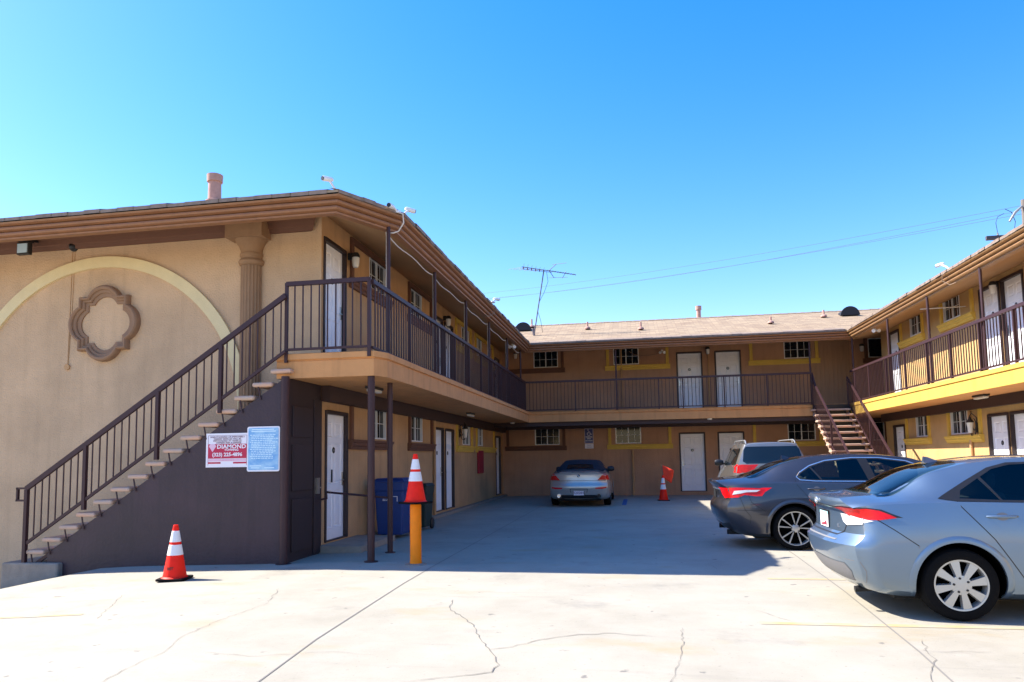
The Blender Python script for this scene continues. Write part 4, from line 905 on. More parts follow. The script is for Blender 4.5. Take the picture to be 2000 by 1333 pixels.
class Car:
    def __init__(s, name, loc, rz_, label, group, D, paintm):
        s.D = D; s.t = thing(name, loc, label, 'car', group, rz_); s.pm = paintm; L = D['L']
        xs = sorted(set([0, .015, .04, .08, .12, .17, .23]+[.3+i*(L-.6)/64 for i in range(65)]+[L-.23, L-.17, L-.12, L-.08, L-.04, L-.015, L]))
        half = [s.section(x) for x in xs]; n = len(half[0])
        v = []; f = []
        def disp(x, y, z):
            W = D['W']/2; e = abs(y)/W
            if x < .7:
                fo = (1-x/.7)**2; x += (interp(D['rear'], z)+D['rcurve']*min(e, 1.05)**D.get('rpow', 3.5))*fo
            if x > L-.9:
                fo = (1-(L-x)/.9)**2; x -= (interp(D['front'], z)+D['fcurve']*min(e, 1.05)**3)*fo
            return (x, y, z)
        for x, h in zip(xs, half):
            ring = h+[(-y, z) for y, z in h[-2:0:-1]]
            for y, z in ring: v.append(disp(x, y, z))
        m_ = len(half[0])*2-2
        for i in range(len(xs)-1):
            for j in range(m_): f.append((i*m_+j, i*m_+(j+1) % m_, (i+1)*m_+(j+1) % m_, (i+1)*m_+j))
        # caps: rows of the half outline shrunk to the centre line
        for end, x in ((0, xs[0]), (len(xs)-1, xs[-1])):
            h = half[end]; T = [1, .985, .96, .92, .86, .78, .68, .56, .42, .28, .14, 0, -.14, -.28, -.42, -.56, -.68, -.78, -.86, -.92, -.96, -.985, -1]
            idx = {}
            for a in range(n):
                for b, t in enumerate(T):
                    if t == 1: idx[a, b] = end*m_+a
                    elif t == -1: idx[a, b] = end*m_+((m_-a) % m_)
                    elif a in (0, n-1): idx[a, b] = end*m_+a
                    else: idx[a, b] = len(v); v.append(disp(x, h[a][0]*t, h[a][1]))
            for a in range(n-1):
                for b in range(len(T)-1):
                    q = [idx[a, b], idx[a, b+1], idx[a+1, b+1], idx[a+1, b]]; qq = []
                    for k in q:
                        if k not in qq: qq.append(k)
                    if len(qq) > 2: f.append(tuple(qq))
        me = bpy.data.meshes.new('body'); me.from_pydata(v, [], f); me.update()
        bm = bmesh.new(); bm.from_mesh(me); bmesh.ops.remove_doubles(bm, verts=bm.verts, dist=2e-4); bmesh.ops.recalc_face_normals(bm, faces=bm.faces)
        s.bvh = BVHTree.FromBMesh(bm); bm.to_mesh(me); bm.free(); me.materials.append(paintm); me.materials.append(WELL)
        o = bpy.data.objects.new('body', me); COL.objects.link(o); s.body = o; o.parent = s.t; ORG[o.name] = Vector()
        cut = MB()
        for x in (D['xr'], D['xf']):
            for s_ in (-1, 1):
                y0, y1 = s_*(D['W']/2-.30), s_*(D['W']/2+.2); k = len(cut.v); N = 40
                for y in (y0, y1):
                    for j in range(N): t = 2*math.pi*j/N; cut.v.append((x+D['ra']*math.cos(t), y, D['rw']+.005+D['ra']*math.sin(t)))
                for j in range(N): cut.f.append((k+j, k+(j+1) % N, k+N+(j+1) % N, k+N+j)); cut.mi.append(0)
                cut.f.append(tuple(k+j for j in range(N))); cut.f.append(tuple(k+N+j for j in range(N))[::-1]); cut.mi += [0, 0]
        co = cut.build('cutter', WELL, None); co.parent = s.t; bpy.context.view_layer.update()
        bo_ = o.modifiers.new('b', 'BOOLEAN'); bo_.operation = 'DIFFERENCE'; bo_.object = co; bo_.solver = 'EXACT'; bo_.material_mode = 'TRANSFER'
        cuts = [co]
        for kk, prisms in enumerate((D.get('side_cut', []), D.get('top_cut', []))):
            if not prisms: continue
            cm = MB()
            for q in prisms: cm.prism(q, *((-1.2, 1.2, 'xz') if kk == 0 else (D['cutz'], 3, 'xy')))
            cc_ = cm.build('cutter', CABIN, None); cc_.parent = s.t; cuts.append(cc_); bpy.context.view_layer.update()
            b3 = o.modifiers.new('c', 'BOOLEAN'); b3.operation = 'DIFFERENCE'; b3.object = cc_; b3.solver = 'EXACT'; b3.material_mode = 'TRANSFER'
        dg = bpy.context.evaluated_depsgraph_get(); nm_ = bpy.data.meshes.new_from_object(o.evaluated_get(dg)); o.modifiers.clear(); o.data = nm_
        for q in cuts: bpy.data.objects.remove(q)
        nm_.polygons.foreach_set('use_smooth', [True]*len(nm_.polygons)); nm_.set_sharp_from_angle(angle=rad(32))
        for s_ in (-1, 1):
            for x in (D['xr'], D['xf']): s.arch(x, s_)
        s.wheels()
    def section(s, x):
        D = s.D; g_ = lambda k: interp(D[k], x)
        zb, wb, wm, zm, ws, zs, wr, zr, zt = (g_(k) for k in ('zb', 'wb', 'wm', 'zm', 'ws', 'zs', 'wr', 'zr', 'zt'))
        side = [(wb, zb+.05), (wb+(wm-wb)*.7, zb+(zm-zb)*.45), (wm, zm), (wm+(ws-wm)*.25, zm+(zs-zm)*.5), (ws, zs)]
        top_ = [(ws-.03, zs+.018), (wr+(ws-.03-wr)*.5+.012, zr+(zs+.018-zr)*.5), (wr, zr), (wr*.93, zr+(zt-zr)*.45), (wr*.6, zr+(zt-zr)*.82), (0, zt)]
        lo = [(0, zb-.03), (wb*.5, zb-.022), (wb-.08, zb-.004)]
        return lo+catmull(side, 4)+catmull(top_, 4)
    def ray(s, o, d):
        h = s.bvh.ray_cast(Vector(o), Vector(d)); return h[0], h[1]
    def patch(s, name, polys, mode, mtl, off=.004, parent=None, step=.05, side=None, smooth=True, join=False):
        if not join:
            if mode == 'side' and side is None:
                s.patch(name, polys, mode, mtl, off, parent, step, 1, smooth); return s.patch(name, polys, mode, mtl, off, parent, step, -1, smooth)
            if len(polys) > 1:
                return [s.patch(name, [q], mode, mtl, off, parent, step, side, smooth) for q in polys][0]
        # polygons: side (x,z), rear (y,z), front (y,z), top (x,y)
        mb = MB()
        for poly in polys:
            P = [Vector(p) for p in poly]; n = len(P); pts = []; ed = []
            for i in range(n):
                a, b = P[i], P[(i+1) % n]; k = max(1, int((b-a).length/step))
                for j in range(k): pts.append(a.lerp(b, j/k))
            ne = len(pts); ed = [(i, (i+1) % ne) for i in range(ne)]
            x0, x1 = min(p.x for p in P), max(p.x for p in P); y0, y1 = min(p.y for p in P), max(p.y for p in P)
            def inside(q):
                c = False
                for i in range(n):
                    a, b = P[i], P[(i+1) % n]
                    if (a.y > q.y) != (b.y > q.y) and q.x < (b.x-a.x)*(q.y-a.y)/(b.y-a.y)+a.x: c = not c
                return c
            u = x0+step/2
            while u < x1:
                w_ = y0+step/2
                while w_ < y1:
                    q = Vector((u, w_))
                    if inside(q) and min((q-p).length for p in pts[:ne]) > step*.35: pts.append(q)
                    w_ += step
                u += step
            r = geometry.delaunay_2d_cdt(pts, ed, [list(range(ne))], 1, 1e-5); vv, ff = r[0], r[2]
            for sg_ in ((side,) if side else ((-1, 1) if mode == 'side' else (1,))):
                V3 = []; miss = set()
                for q in vv:
                    if mode == 'side': h, nn = s.ray((q.x, sg_*3, q.y), (0, -sg_, 0)); fb = (q.x, sg_*s.D['W']/2*.8, q.y)
                    elif mode == 'rear': h, nn = s.ray((-2, q.x, q.y), (1, 0, 0)); fb = (.1, q.x, q.y)
                    elif mode == 'front': h, nn = s.ray((s.D['L']+2, q.x, q.y), (-1, 0, 0)); fb = (s.D['L']-.1, q.x, q.y)
                    else: h, nn = s.ray((q.x, q.y, 4), (0, 0, -1)); fb = (q.x, q.y, 1)
                    if h is None: miss.add(len(V3))
                    V3.append(tuple(h+nn*off) if h is not None else fb)
                mb.add(V3, [tuple(f) for f in ff if not any(i in miss for i in f)])
        return mb.build(name, mtl, parent or s.t, smooth=smooth, local=True, angle=60)
    def patch_ring(s, name, outer, inner, mtl, off, sd, step=.05):
        pts = []; ed = []; loops = []
        for P in [outer]+inner:
            k = len(pts); n = len(P)
            for i in range(n):
                a, b = Vector(P[i]), Vector(P[(i+1) % n]); q = max(1, int((b-a).length/step))
                for j in range(q): pts.append(a.lerp(b, j/q))
            m_ = len(pts)-k; ed += [(k+i, k+(i+1) % m_) for i in range(m_)]; loops.append(list(range(k, k+m_)))
        r = geometry.delaunay_2d_cdt(pts, ed, loops, 0, 1e-5); vv, ff = r[0], r[2]
        def ins(q, P):
            c = False; n = len(P)
            for i in range(n):
                a, b = P[i], P[(i+1) % n]
                if (a[1] > q.y) != (b[1] > q.y) and q.x < (b[0]-a[0])*(q.y-a[1])/(b[1]-a[1])+a[0]: c = not c
            return c
        keep = []
        for f in ff:
            ctr = sum((vv[i] for i in f), Vector((0, 0)))/len(f)
            if ins(ctr, outer) and not any(ins(ctr, P) for P in inner): keep.append(tuple(f))
        V3 = []
        for q in vv:
            h, nn = s.ray((q.x, sd*3, q.y), (0, -sd, 0)); V3.append(tuple(h+nn*off) if h is not None else (q.x, sd*.7, q.y))
        mb = MB(); mb.add(V3, keep); return mb.build(name, mtl, s.body, smooth=True, local=True, angle=60)
    def line(s, pts, mode, wd=.007, off=.002, side=None):
        polys = []
        for a, b in zip(pts, pts[1:]):
            a, b = Vector(a), Vector(b); d = (b-a).normalized(); nn = Vector((-d.y, d.x))*wd/2; polys.append([a+nn, a-nn, b-nn, b+nn])
        return polys
    def lines(s, name, L_, mode, mtl, wd=.007, off=.0015, parent=None, side=None):
        for p in L_:
            for sd in ((-1, 1) if mode == 'side' and side is None else (side,)): s.patch(name, s.line(p, mode, wd), mode, mtl, off, parent or s.body, .04, sd, smooth=False, join=True)
    def arch(s, x, s_):
        D = s.D; mb = MB(); N = 36; a0, a1 = rad(-18), rad(198); R = [(D['ra']-.004, -.01), (D['ra']-.002, .010), (D['ra']+.03, .012), (D['ra']+.055, .001)]
        for i in range(N+1):
            t = a0+(a1-a0)*i/N
            hh, _ = s.ray((x+(D['ra']+.03)*math.cos(t), s_*3, D['rw']+.005+(D['ra']+.03)*math.sin(t)), (0, -s_, 0))
            for r, o in R:
                px, pz = x+r*math.cos(t), D['rw']+.005+r*math.sin(t); h, _ = s.ray((px, s_*3, pz), (0, -s_, 0))
                y = h.y if h is not None else (hh.y if hh is not None else s_*D['W']/2)
                if r < D['ra']+.04 and hh is not None: y = hh.y if o != .001 else y
                mb.v.append((px, y+s_*o, pz))
        k = len(R)
        for i in range(N):
            for j in range(k-1): mb.f.append((i*k+j, i*k+j+1, (i+1)*k+j+1, (i+1)*k+j)); mb.mi.append(0)
        mb.build('wheel_arch', s.pm if not D.get('archm') else D['archm'], s.body, smooth=True, local=True)
    def wheels(s):
        D = s.D; R = D['rw']; rr = D['rim']
        for x in (D['xr'], D['xf']):
            for s_ in (-1, 1):
                yo = s_*(D['W']/2-.025)
                Y = lambda y: s_*(-y)
                t = MB(); t.lathe([(rr, -.0), (rr+.012, .012*1), (R-.045, .016), (R-.018, .005), (R-.004, -.02), (R, -.05), (R, -.17), (R-.02, -.20), (rr, -.2)], (x, 0, R), 56, 'y')
                t.v = [(v[0], yo+s_*v[1], v[2]) for v in t.v]
                tw = t.build('wheel', RUBBER, s.t, smooth=True, local=True)
                b = MB(); b.lathe([(rr+.002, .006), (rr-.012, .004), (rr-.02, -.02), (rr-.025, -.12), (rr-.03, -.16)], (x, 0, R), 56, 'y')
                style = D['wheel']
                def spoke(a, w0, w1, r0, r1, y0, y1, th=.02, a2=None):
                    k = len(b.v)
                    for (r, w_, yy, aa) in ((r0, w0, y0, a), (r1, w1, y1, a if a2 is None else a2)):
                        c_, n_ = math.cos(aa), math.sin(aa)
                        for (ww, dd) in ((-w_, -th), (-w_*.8, 0), (w_*.8, 0), (w_, -th)): b.v.append((x+r*c_-ww*n_, yy+dd, R+r*n_+ww*c_))
                    for j in range(3): b.f.append((k+j, k+j+1, k+5+j, k+4+j)); b.mi.append(0)
                if style == 'cover':
                    for i in range(8): spoke(2*math.pi*i/8+.2, .022, .047, .05, rr-.008, .006, .0, .035)
                    b.lathe([(.0, .006), (.05, .006), (.085, .002), (.09, -.02)], (x, 0, R), 24, 'y')
                elif style == 'split':
                    for i in range(5):
                        a = 2*math.pi*i/5+.25
                        for d in (-1, 1): spoke(a+d*.12, .008, .013, .05, rr-.008, -.006, .0, .02, a+d*.27)
                    b.lathe([(.0, -.004), (.04, -.004), (.06, -.01), (.065, -.03)], (x, 0, R), 24, 'y')
                else:
                    for i in range(7): spoke(2*math.pi*i/7+.2, .022, .028, .04, rr-.01, -.005, .0, .03)
                    b.lathe([(.0, -.004), (.04, -.004), (.06, -.01), (.065, -.03)], (x, 0, R), 24, 'y')
                b.v = [(v[0], yo+s_*v[1], v[2]) for v in b.v]; b.build('rim', ALLOY, tw, smooth=True, local=True, angle=25)
                b = MB(); b.lathe([(.0, -.075), (rr-.02, -.075)], (x, 0, R), 32, 'y'); b.lathe([(.0, -.05), (.13, -.05), (.13, -.07)], (x, 0, R), 32, 'y'); b.v = [(v[0], yo+s_*v[1], v[2]) for v in b.v]; b.build('brake_disc', WELL, tw, local=True)
                for i in range(5):
                    b = MB(); a = 2*math.pi*i/5+.5; q = (x+.062*math.cos(a), 0, R+.062*math.sin(a)); b.lathe([(.0, .012), (.010, .012), (.012, 0.0)], q, 8, 'y')
                    b.v = [(v[0], yo+s_*v[1], v[2]) for v in b.v]; b.build('wheel_nut', BLACK if style == 'cover' else DARKM, tw, local=True)
    def mirror(s, x, z, mtl=None, sides=(-1, 1), sc=1):
        for s_ in sides:
            h, _ = s.ray((x, s_*3, z), (0, -s_, 0)); y = h.y if h else s_*.8
            b = MB(); c = (x-.01, y+s_*.13*sc, z+.03); b.lathe([(.0, -.13*sc), (.05*sc, -.115*sc), (.075*sc, -.05), (.075*sc, .06*sc), (.05*sc, .11*sc), (.0, .12*sc)], (0, 0, 0), 16, 'y')
            b.v = [(c[0]+v[0]*.7, c[1]+v[1]*.85, c[2]+v[2]*1.0) for v in b.v]; b.bar((x+.03, y-s_*.02, z), (x+.01, y+s_*.1, z+.01), .05, .035); b.build('door_mirror', mtl or s.pm, s.t, smooth=True, local=True)
    def handle(s, x, z, mtl):
        for s_ in (-1, 1):
            h, _ = s.ray((x, s_*3, z), (0, -s_, 0)); y = h.y
            b = MB(); b.tube([(x-.13, y+s_*.004, z), (x-.09, y+s_*.03, z+.002), (x, y+s_*.036, z+.003), (x+.09, y+s_*.03, z+.002), (x+.12, y+s_*.004, z)], [.008, .013, .015, .013, .009], 10); b.build('door_handle', mtl, s.t, smooth=True, local=True)
        s.patch('handle_recess', [[(x-.05+.05*math.cos(a)+.05, z+.035*math.sin(a)) for a in [i*math.pi/8 for i in range(16)]]], 'side', DARKM if False else GREYPL, .0015, s.body)
    def fin(s, x):
        h, _ = s.ray((x, 0, 4), (0, 0, -1)); z = h.z
        b = MB(); b.add([(x-.09, -.03, z-.005), (x-.09, .03, z-.005), (x+.10, 0, z-.008), (x-.085, -.006, z+.06), (x-.085, .006, z+.06), (x-.04, 0, z+.052)], [(0, 3, 4, 1), (0, 2, 5, 3), (1, 4, 5, 2), (3, 5, 4)]); b.build('roof_aerial', s.pm, s.t, local=True)
    def plate(s, y, z, w_, h_, txt, mt=None, tm=None):
        hh, _ = s.ray((-2, y, z), (1, 0, 0)); x = hh.x-.012
        b = MB(); b.box(x, y-w_/2, z-h_/2, x+.008, y+w_/2, z+h_/2); p = b.build('licence_plate', mt or S_WHITE, s.t, local=True)
        b = MB(); b.box(x-.002, y-w_/2-.012, z+h_/2, x+.02, y+w_/2+.012, z+h_/2+.012); b.box(x-.002, y-w_/2-.012, z-h_/2, x+.02, y-w_/2-.001, z+h_/2); b.box(x-.002, y+w_/2+.001, z-h_/2, x+.02, y+w_/2+.012, z+h_/2); b.build('plate_frame', BLACK, p, local=True)
        if txt: text('lettering', txt, h_*.62, facing((x-.002, y, z-.01), (-1, 0, 0)), tm or S_NAVY, p, .001, local=True)
        return p, x

def sedan(L, W, xr, xf, rw, ra, rim, H, wheel, rear, front, over={}):
    D = dict(L=L, W=W, xr=xr, xf=xf, rw=rw, ra=ra, rim=rim, wheel=wheel, rear=rear, front=front, rcurve=.20, fcurve=.34); w_ = W/2; D.update(
        zb=[(0, .27), (.25, .23), (.7, .2), (L-.8, .19), (L, .24)], wb=[(0, w_-.17), (.35, w_-.07), (1.0, w_-.045), (L-1, w_-.045), (L-.3, w_-.1), (L, w_-.25)],
        wm=[(0, w_-.075), (.3, w_-.02), (.8, w_), (L-1.2, w_), (L-.4, w_-.05), (L, w_-.18)], zm=[(0, .60), (L, .56)],
        ws=[(0, w_-.13), (.4, w_-.07), (1.1, w_-.05), (2.4, w_-.06), (L-1.2, w_-.09), (L-.3, w_-.17), (L, w_-.32)],
        zs=[(0, .99), (.3, 1.015), (1.0, 1.04), (1.6, 1.03), (2.6, .985), (3.4, .95), (4.2, .84), (L-.2, .74), (L, .66)],
        wr=[(0, .60), (.4, .58), (.75, .575), (1.3, .56), (2.2, .575), (2.9, .57), (3.5, .66), (4.1, .58), (L, .4)],
        zt=[(0, 1.075), (.12, 1.085), (.42, 1.10), (.55, 1.135), (1.0, H-.125), (1.35, H-.045), (1.8, H-.003), (2.2, H), (2.75, H-.05), (3.1, H-.19), (3.55, 1.04), (4.0, .955), (L-.3, .83), (L, .70)])
    D['zr'] = [(x, z-(.010 if x < .45 or x > 3.6 else .045)) for x, z in D['zt']]
    D.update(over); return D

# near blue-grey saloon
CW = [[(1.13, 1.075), (1.16, 1.145), (1.34, 1.25), (1.455, 1.06)], [(1.475, 1.06), (1.365, 1.262), (1.48, 1.33), (1.64, 1.37), (1.98, 1.385), (2.02, 1.05)], [(2.12, 1.045), (2.09, 1.385), (2.3, 1.385), (2.68, 1.34), (2.96, 1.2), (3.12, 1.03)]]
CT = [[(.56, .56), (.52, 0), (.56, -.56), (.62, -.56), (1.23, -.43), (1.28, -.23), (1.30, 0), (1.28, .23), (1.23, .43), (.62, .56)], [(3.36, .62), (3.42, 0), (3.36, -.62), (2.82, -.49), (2.75, 0), (2.82, .49)]]
D = sedan(4.63, 1.78, 1.07, 3.77, .318, .372, .222, 1.462, 'cover',
    [(0.24, 0.295), (0.33, 0.205), (0.42, 0.145), (0.55, 0.09), (0.63, 0.075), (0.68, 0.09), (0.705, 0.15), (0.75, 0.175), (0.93, 0.18), (0.96, 0.17), (0.985, 0.125), (1.03, 0.105), (1.075, 0.125), (1.12, 0.135)], [(.24, .1), (.5, 0), (.7, .05), (.9, .2)], dict(side_cut=CW, top_cut=CT, cutz=1.07))
c = Car('parked_car', (1.74, 7.08+.89, 0), 0, 'light blue-grey saloon at the right edge, tail light and silver wheel nearest the viewer', 'cars parked in the court', D, P_COROLLA)
C1 = c
c.patch('rear_window', [[(.50, .60), (.46, 0), (.50, -.60), (.62, -.60), (1.25, -.47), (1.30, -.25), (1.32, 0), (1.30, .25), (1.25, .47), (.62, .60)]], 'top', CLEAR, .004)
c.patch('windscreen', [[(3.42, .66), (3.50, 0), (3.42, -.66), (2.80, -.52), (2.72, 0), (2.80, .52)]], 'top', CLEAR, .004)
def frame_strips(c, polys, outer, mtl, off=.004):
    # blackout between the outer outline and the glass: filled outline minus the panes
    for sd in (-1, 1): c.patch_ring('window_surround', outer, polys, mtl, off, sd)
def seats(c, zs):
    for (x, y) in ((1.55, .38), (1.55, -.38), (1.62, 0), (2.45, .38), (2.45, -.38)):
        k = .8 if (y == 0) else 1
        b = MB(); b.box(x-.09, y-.24, .95, x+.05, y+.24, 1.05+.07*k); o = b.build('seat_back', SEAT, c.t, local=True, bevel=.04)
        if y: b = MB(); b.box(x-.07, y-.12, 1.15, x+.03, y+.12, 1.30); b.build('head_rest', SEAT, c.t, local=True, bevel=.04)
seats(c, 1.1)
frame_strips(c, CW, [(.95, 1.075), (1.02, 1.115), (1.22, 1.225), (1.45, 1.345), (1.62, 1.39), (2.2, 1.405), (2.7, 1.36), (3.0, 1.22), (3.28, 1.035), (3.2, 1.0), (1.6, 1.04), (1.1, 1.05)], BLACK)
c.patch('side_window', CW, 'side', CLEAR, .002)
c.lines('panel_gap', [[(1.10, 1.05), (1.125, 1.0), (1.36, .72), (1.575, .38), (1.61, .28)], [(1.61, .28), (2.05, .27), (2.10, .5), (2.08, 1.04)], [(2.12, .28), (3.1, .28), (3.2, .6), (3.16, .98)], [(.40, .90), (.55, .80), (.74, .66)]], 'side', BLACK, .008)
c.lines('panel_gap', [[(.745, .66), (.735, .64)], [(.10, .52), (.26, .505), (.31, .42), (.33, .30)]], 'side', GREYPL, .006)
c.lines('panel_gap', [[(.62, .95), (.60, .86), (.55, .76), (.45, .72), (-.45, .72), (-.55, .76), (-.60, .86), (-.62, .95)], [(.60, .985), (-.60, .985)]], 'rear', BLACK, .012)
c.handle(1.44, .92, P_COROLLA); c.handle(2.35, .90, P_COROLLA); c.mirror(3.02, 1.02); c.fin(1.22)
# tail lamps wrap from the boot lid to the flank
tl = c.patch('tail_lamp', [[(.48, .985), (.62, .995), (.82, .985), (.83, .90), (.78, .895), (.60, .93)], [(-.48, .985), (-.62, .995), (-.82, .985), (-.83, .90), (-.78, .895), (-.60, .93)]], 'rear', TAIL, .010)
c.patch('tail_lamp', [[(.24, .985), (.34, .985), (.44, .968), (.53, .93), (.58, .905), (.44, .885), (.35, .885), (.29, .90), (.22, .915)]], 'side', TAIL, .010)
c.patch('lamp_clear_lens', [[(.50, .925), (.60, .925), (.79, .893), (.79, .84), (.60, .82), (.54, .85)], [(-.50, .925), (-.60, .925), (-.79, .893), (-.79, .84), (-.60, .82), (-.54, .85)]], 'rear', TAILW, .009, tl)
c.patch('lamp_clear_lens', [[(.23, .91), (.28, .90), (.34, .884), (.39, .875), (.30, .845), (.23, .84)]], 'side', TAILW, .009, tl)
c.patch('lamp_edge', [[(.24, .99), (.34, .995), (.46, .978), (.55, .938), (.63, .907), (.575, .907), (.53, .93), (.44, .968), (.34, .985), (.24, .985)]], 'side', BLACK, .010, tl)
p, px = c.plate(0, .835, .305, .155, '')
b = MB(); b.box(px-.003, -.15, .885, px-.001, .15, .91); b.build('plate_band', mat('plate_cyan', (.35, .75, .78), .5), p, local=True)
b = MB(); b.prism([(-.10, .775), (.12, .765), (.12, .78), (-.02, .80), (-.08, .83)], px-.003, px-.001, 'yz'); b.build('plate_motif', mat('plate_maroon', (.25, .03, .05), .5), p, local=True)
for i, s_ in enumerate('7HF'): pass
b = MB(); em = [(.045*math.cos(t), .03*math.sin(t)) for t in [i*2*math.pi/24 for i in range(24)]]
hh, _ = c.ray((-2, 0, 1.025), (1, 0, 0)); b.tube([(hh.x-.008, y, 1.025+z) for y, z in em]+[(hh.x-.008, em[0][0], 1.025+em[0][1])], .005, 6); b.tube([(hh.x-.008, .02*math.cos(t), 1.03+.022*math.sin(t)) for t in [i*2*math.pi/12 for i in range(13)]], .004, 6); b.build('boot_emblem', CHROME, c.t, local=True)
c.patch('bumper_insert', [[(-.58, .30), (.58, .30), (.66, .40), (.62, .47), (-.62, .47), (-.66, .40)]], 'rear', GREYPL, .004, c.body)
c.patch('bumper_shelf', [[(-.50, .672), (.50, .672), (.52, .684), (-.52, .684)]], 'rear', GREYPL, .003, c.body)
text('lettering', 'LE', .05, facing((c.ray((-2, -.42, .80), (1, 0, 0))[0].x-.004, -.42, .80), (-1, 0, 0)), CHROME, c.body, .001, local=True)
b = MB(); b.box(.6, -.60, .15, 4.1, .60, .26); b.tube([(.30, -.45, .20), (.55, -.45, .22)], .03, 10); b.build('underbody', BELOW, c.t, local=True)

# dark grey saloon
KW = [[(1.26, 1.13), (1.30, 1.185), (1.45, 1.275), (1.58, 1.085), (1.30, 1.10)], [(1.61, 1.085), (1.475, 1.285), (1.70, 1.36), (2.10, 1.40), (2.18, 1.40), (2.28, 1.075)], [(2.40, 1.07), (2.32, 1.40), (2.5, 1.395), (2.88, 1.34), (3.15, 1.22), (3.35, 1.05)]]
KT = [[(.58, .56), (.54, 0), (.58, -.56), (.66, -.56), (1.31, -.46), (1.38, -.23), (1.40, 0), (1.38, .23), (1.31, .46), (.66, .56)], [(3.56, .62), (3.62, 0), (3.56, -.62), (3.02, -.49), (2.95, 0), (3.02, .49)]]
D = sedan(4.88, 1.84, 1.16, 3.98, .338, .388, .262, 1.49, 'split',
    [(.24, .24), (.33, .14), (.42, .07), (.52, .02), (.66, .0), (.74, .04), (.78, .07), (.95, .06), (1.0, .02), (1.06, -.02), (1.10, .02)], [(.24, .1), (.5, 0), (.7, .05), (.9, .2)],
    dict(side_cut=KW, top_cut=KT, cutz=1.10, zt=[(0, 1.09), (.10, 1.10), (.42, 1.125), (.58, 1.17), (1.1, 1.49-.11), (1.5, 1.49-.03), (2.0, 1.49), (2.4, 1.488), (2.95, 1.43), (3.35, 1.28), (3.75, 1.06), (4.2, .97), (4.5, .87), (4.88, .70)]))
D['zr'] = [(x, z-(.010 if x < .45 or x > 3.7 else .045)) for x, z in D['zt']]
c = Car('parked_car', (1.28, 11.95+.92, 0), 0, 'dark grey saloon with black and silver split-spoke wheel, parked behind the light blue-grey car', 'cars parked in the court', D, P_CAMRY)
c.patch('rear_window', [[(.52, .60), (.47, 0), (.52, -.60), (.66, -.60), (1.33, -.50), (1.40, -.25), (1.42, 0), (1.40, .25), (1.33, .50), (.66, .60)]], 'top', CLEAR, .004)
c.patch('windscreen', [[(3.62, .66), (3.70, 0), (3.62, -.66), (3.0, -.52), (2.92, 0), (3.0, .52)]], 'top', CLEAR, .004)
seats(c, 1.12)
KO = [(1.22, 1.13), (1.27, 1.20), (1.45, 1.31), (1.70, 1.39), (2.1, 1.43), (2.5, 1.425), (2.9, 1.37), (3.2, 1.24), (3.48, 1.05), (3.4, 1.02), (2.2, 1.05), (1.5, 1.06), (1.27, 1.08)]
KI = [(1.235, 1.13), (1.28, 1.19), (1.455, 1.298), (1.70, 1.377), (2.1, 1.417), (2.5, 1.412), (2.89, 1.357), (3.19, 1.23), (3.45, 1.05), (3.4, 1.033), (2.2, 1.063), (1.5, 1.073), (1.28, 1.092)]
for sd in (-1, 1): c.patch_ring('window_trim', KO, [KI], CHROME, .005, sd)
frame_strips(c, KW, KI, BLACK)
c.patch('side_window', KW, 'side', CLEAR, .002)
c.lines('panel_gap', [[(1.20, 1.10), (1.21, 1.02), (1.40, .78), (1.62, .36), (1.66, .30)], [(1.66, .30), (2.28, .28), (2.34, .5), (2.30, 1.05)], [(2.36, .28), (3.3, .28), (3.4, .6), (3.36, .98)], [(.46, .90), (.52, .74), (.72, .60)]], 'side', BLACK, .008)
c.lines('panel_gap', [[(.30, .62), (.74, .62)], [(.34, .84), (.42, .62), (.50, .52), (.48, .40)]], 'side', BLACK, .008)
c.handle(1.50, .95, P_CAMRY); c.handle(2.6, .92, P_CAMRY); c.mirror(3.2, 1.03); c.fin(1.25)
tl = c.patch('tail_lamp', [[(.52, .98), (.88, .97), (.90, .84), (.70, .80), (.62, .86)], [(-.52, .98), (-.88, .97), (-.90, .84), (-.70, .80), (-.62, .86)]], 'rear', TAIL, .008)
c.patch('tail_lamp', [[(.15, .97), (.30, .975), (.62, .965), (.73, .94), (.55, .89), (.42, .86), (.33, .82), (.20, .81), (.13, .85)]], 'side', TAIL, .008)
c.patch('lamp_clear_lens', [[(.27, .92), (.45, .935), (.66, .935), (.60, .905), (.45, .90), (.36, .88), (.24, .86)]], 'side', TAILW, .012, tl)
c.patch('rear_bumper_lower', [[(-.74, .30), (.74, .30), (.78, .42), (.5, .38), (-.5, .38), (-.78, .42)]], 'rear', BLACK, .004, c.body)
c.patch('bumper_insert', [[(-.80, .52), (-.62, .78), (.62, .78), (.80, .52), (.5, .50), (-.5, .50)]], 'rear', P_CAMRY, .003, c.body)
c.patch('boot_garnish', [[(-.52, .93), (.52, .93), (.52, .96), (-.52, .96)]], 'rear', CHROME, .004, c.body)
c.plate(0, .855, .305, .13, '', DARKM)
b = MB(); b.tube([(.17, -.55, .25), (.4, -.55, .25)], .04, 14); b.tube([(.17, .55, .25), (.4, .55, .25)], .04, 14); b.box(.6, -.62, .15, 4.3, .62, .26); b.build('underbody', BELOW, c.t, local=True)

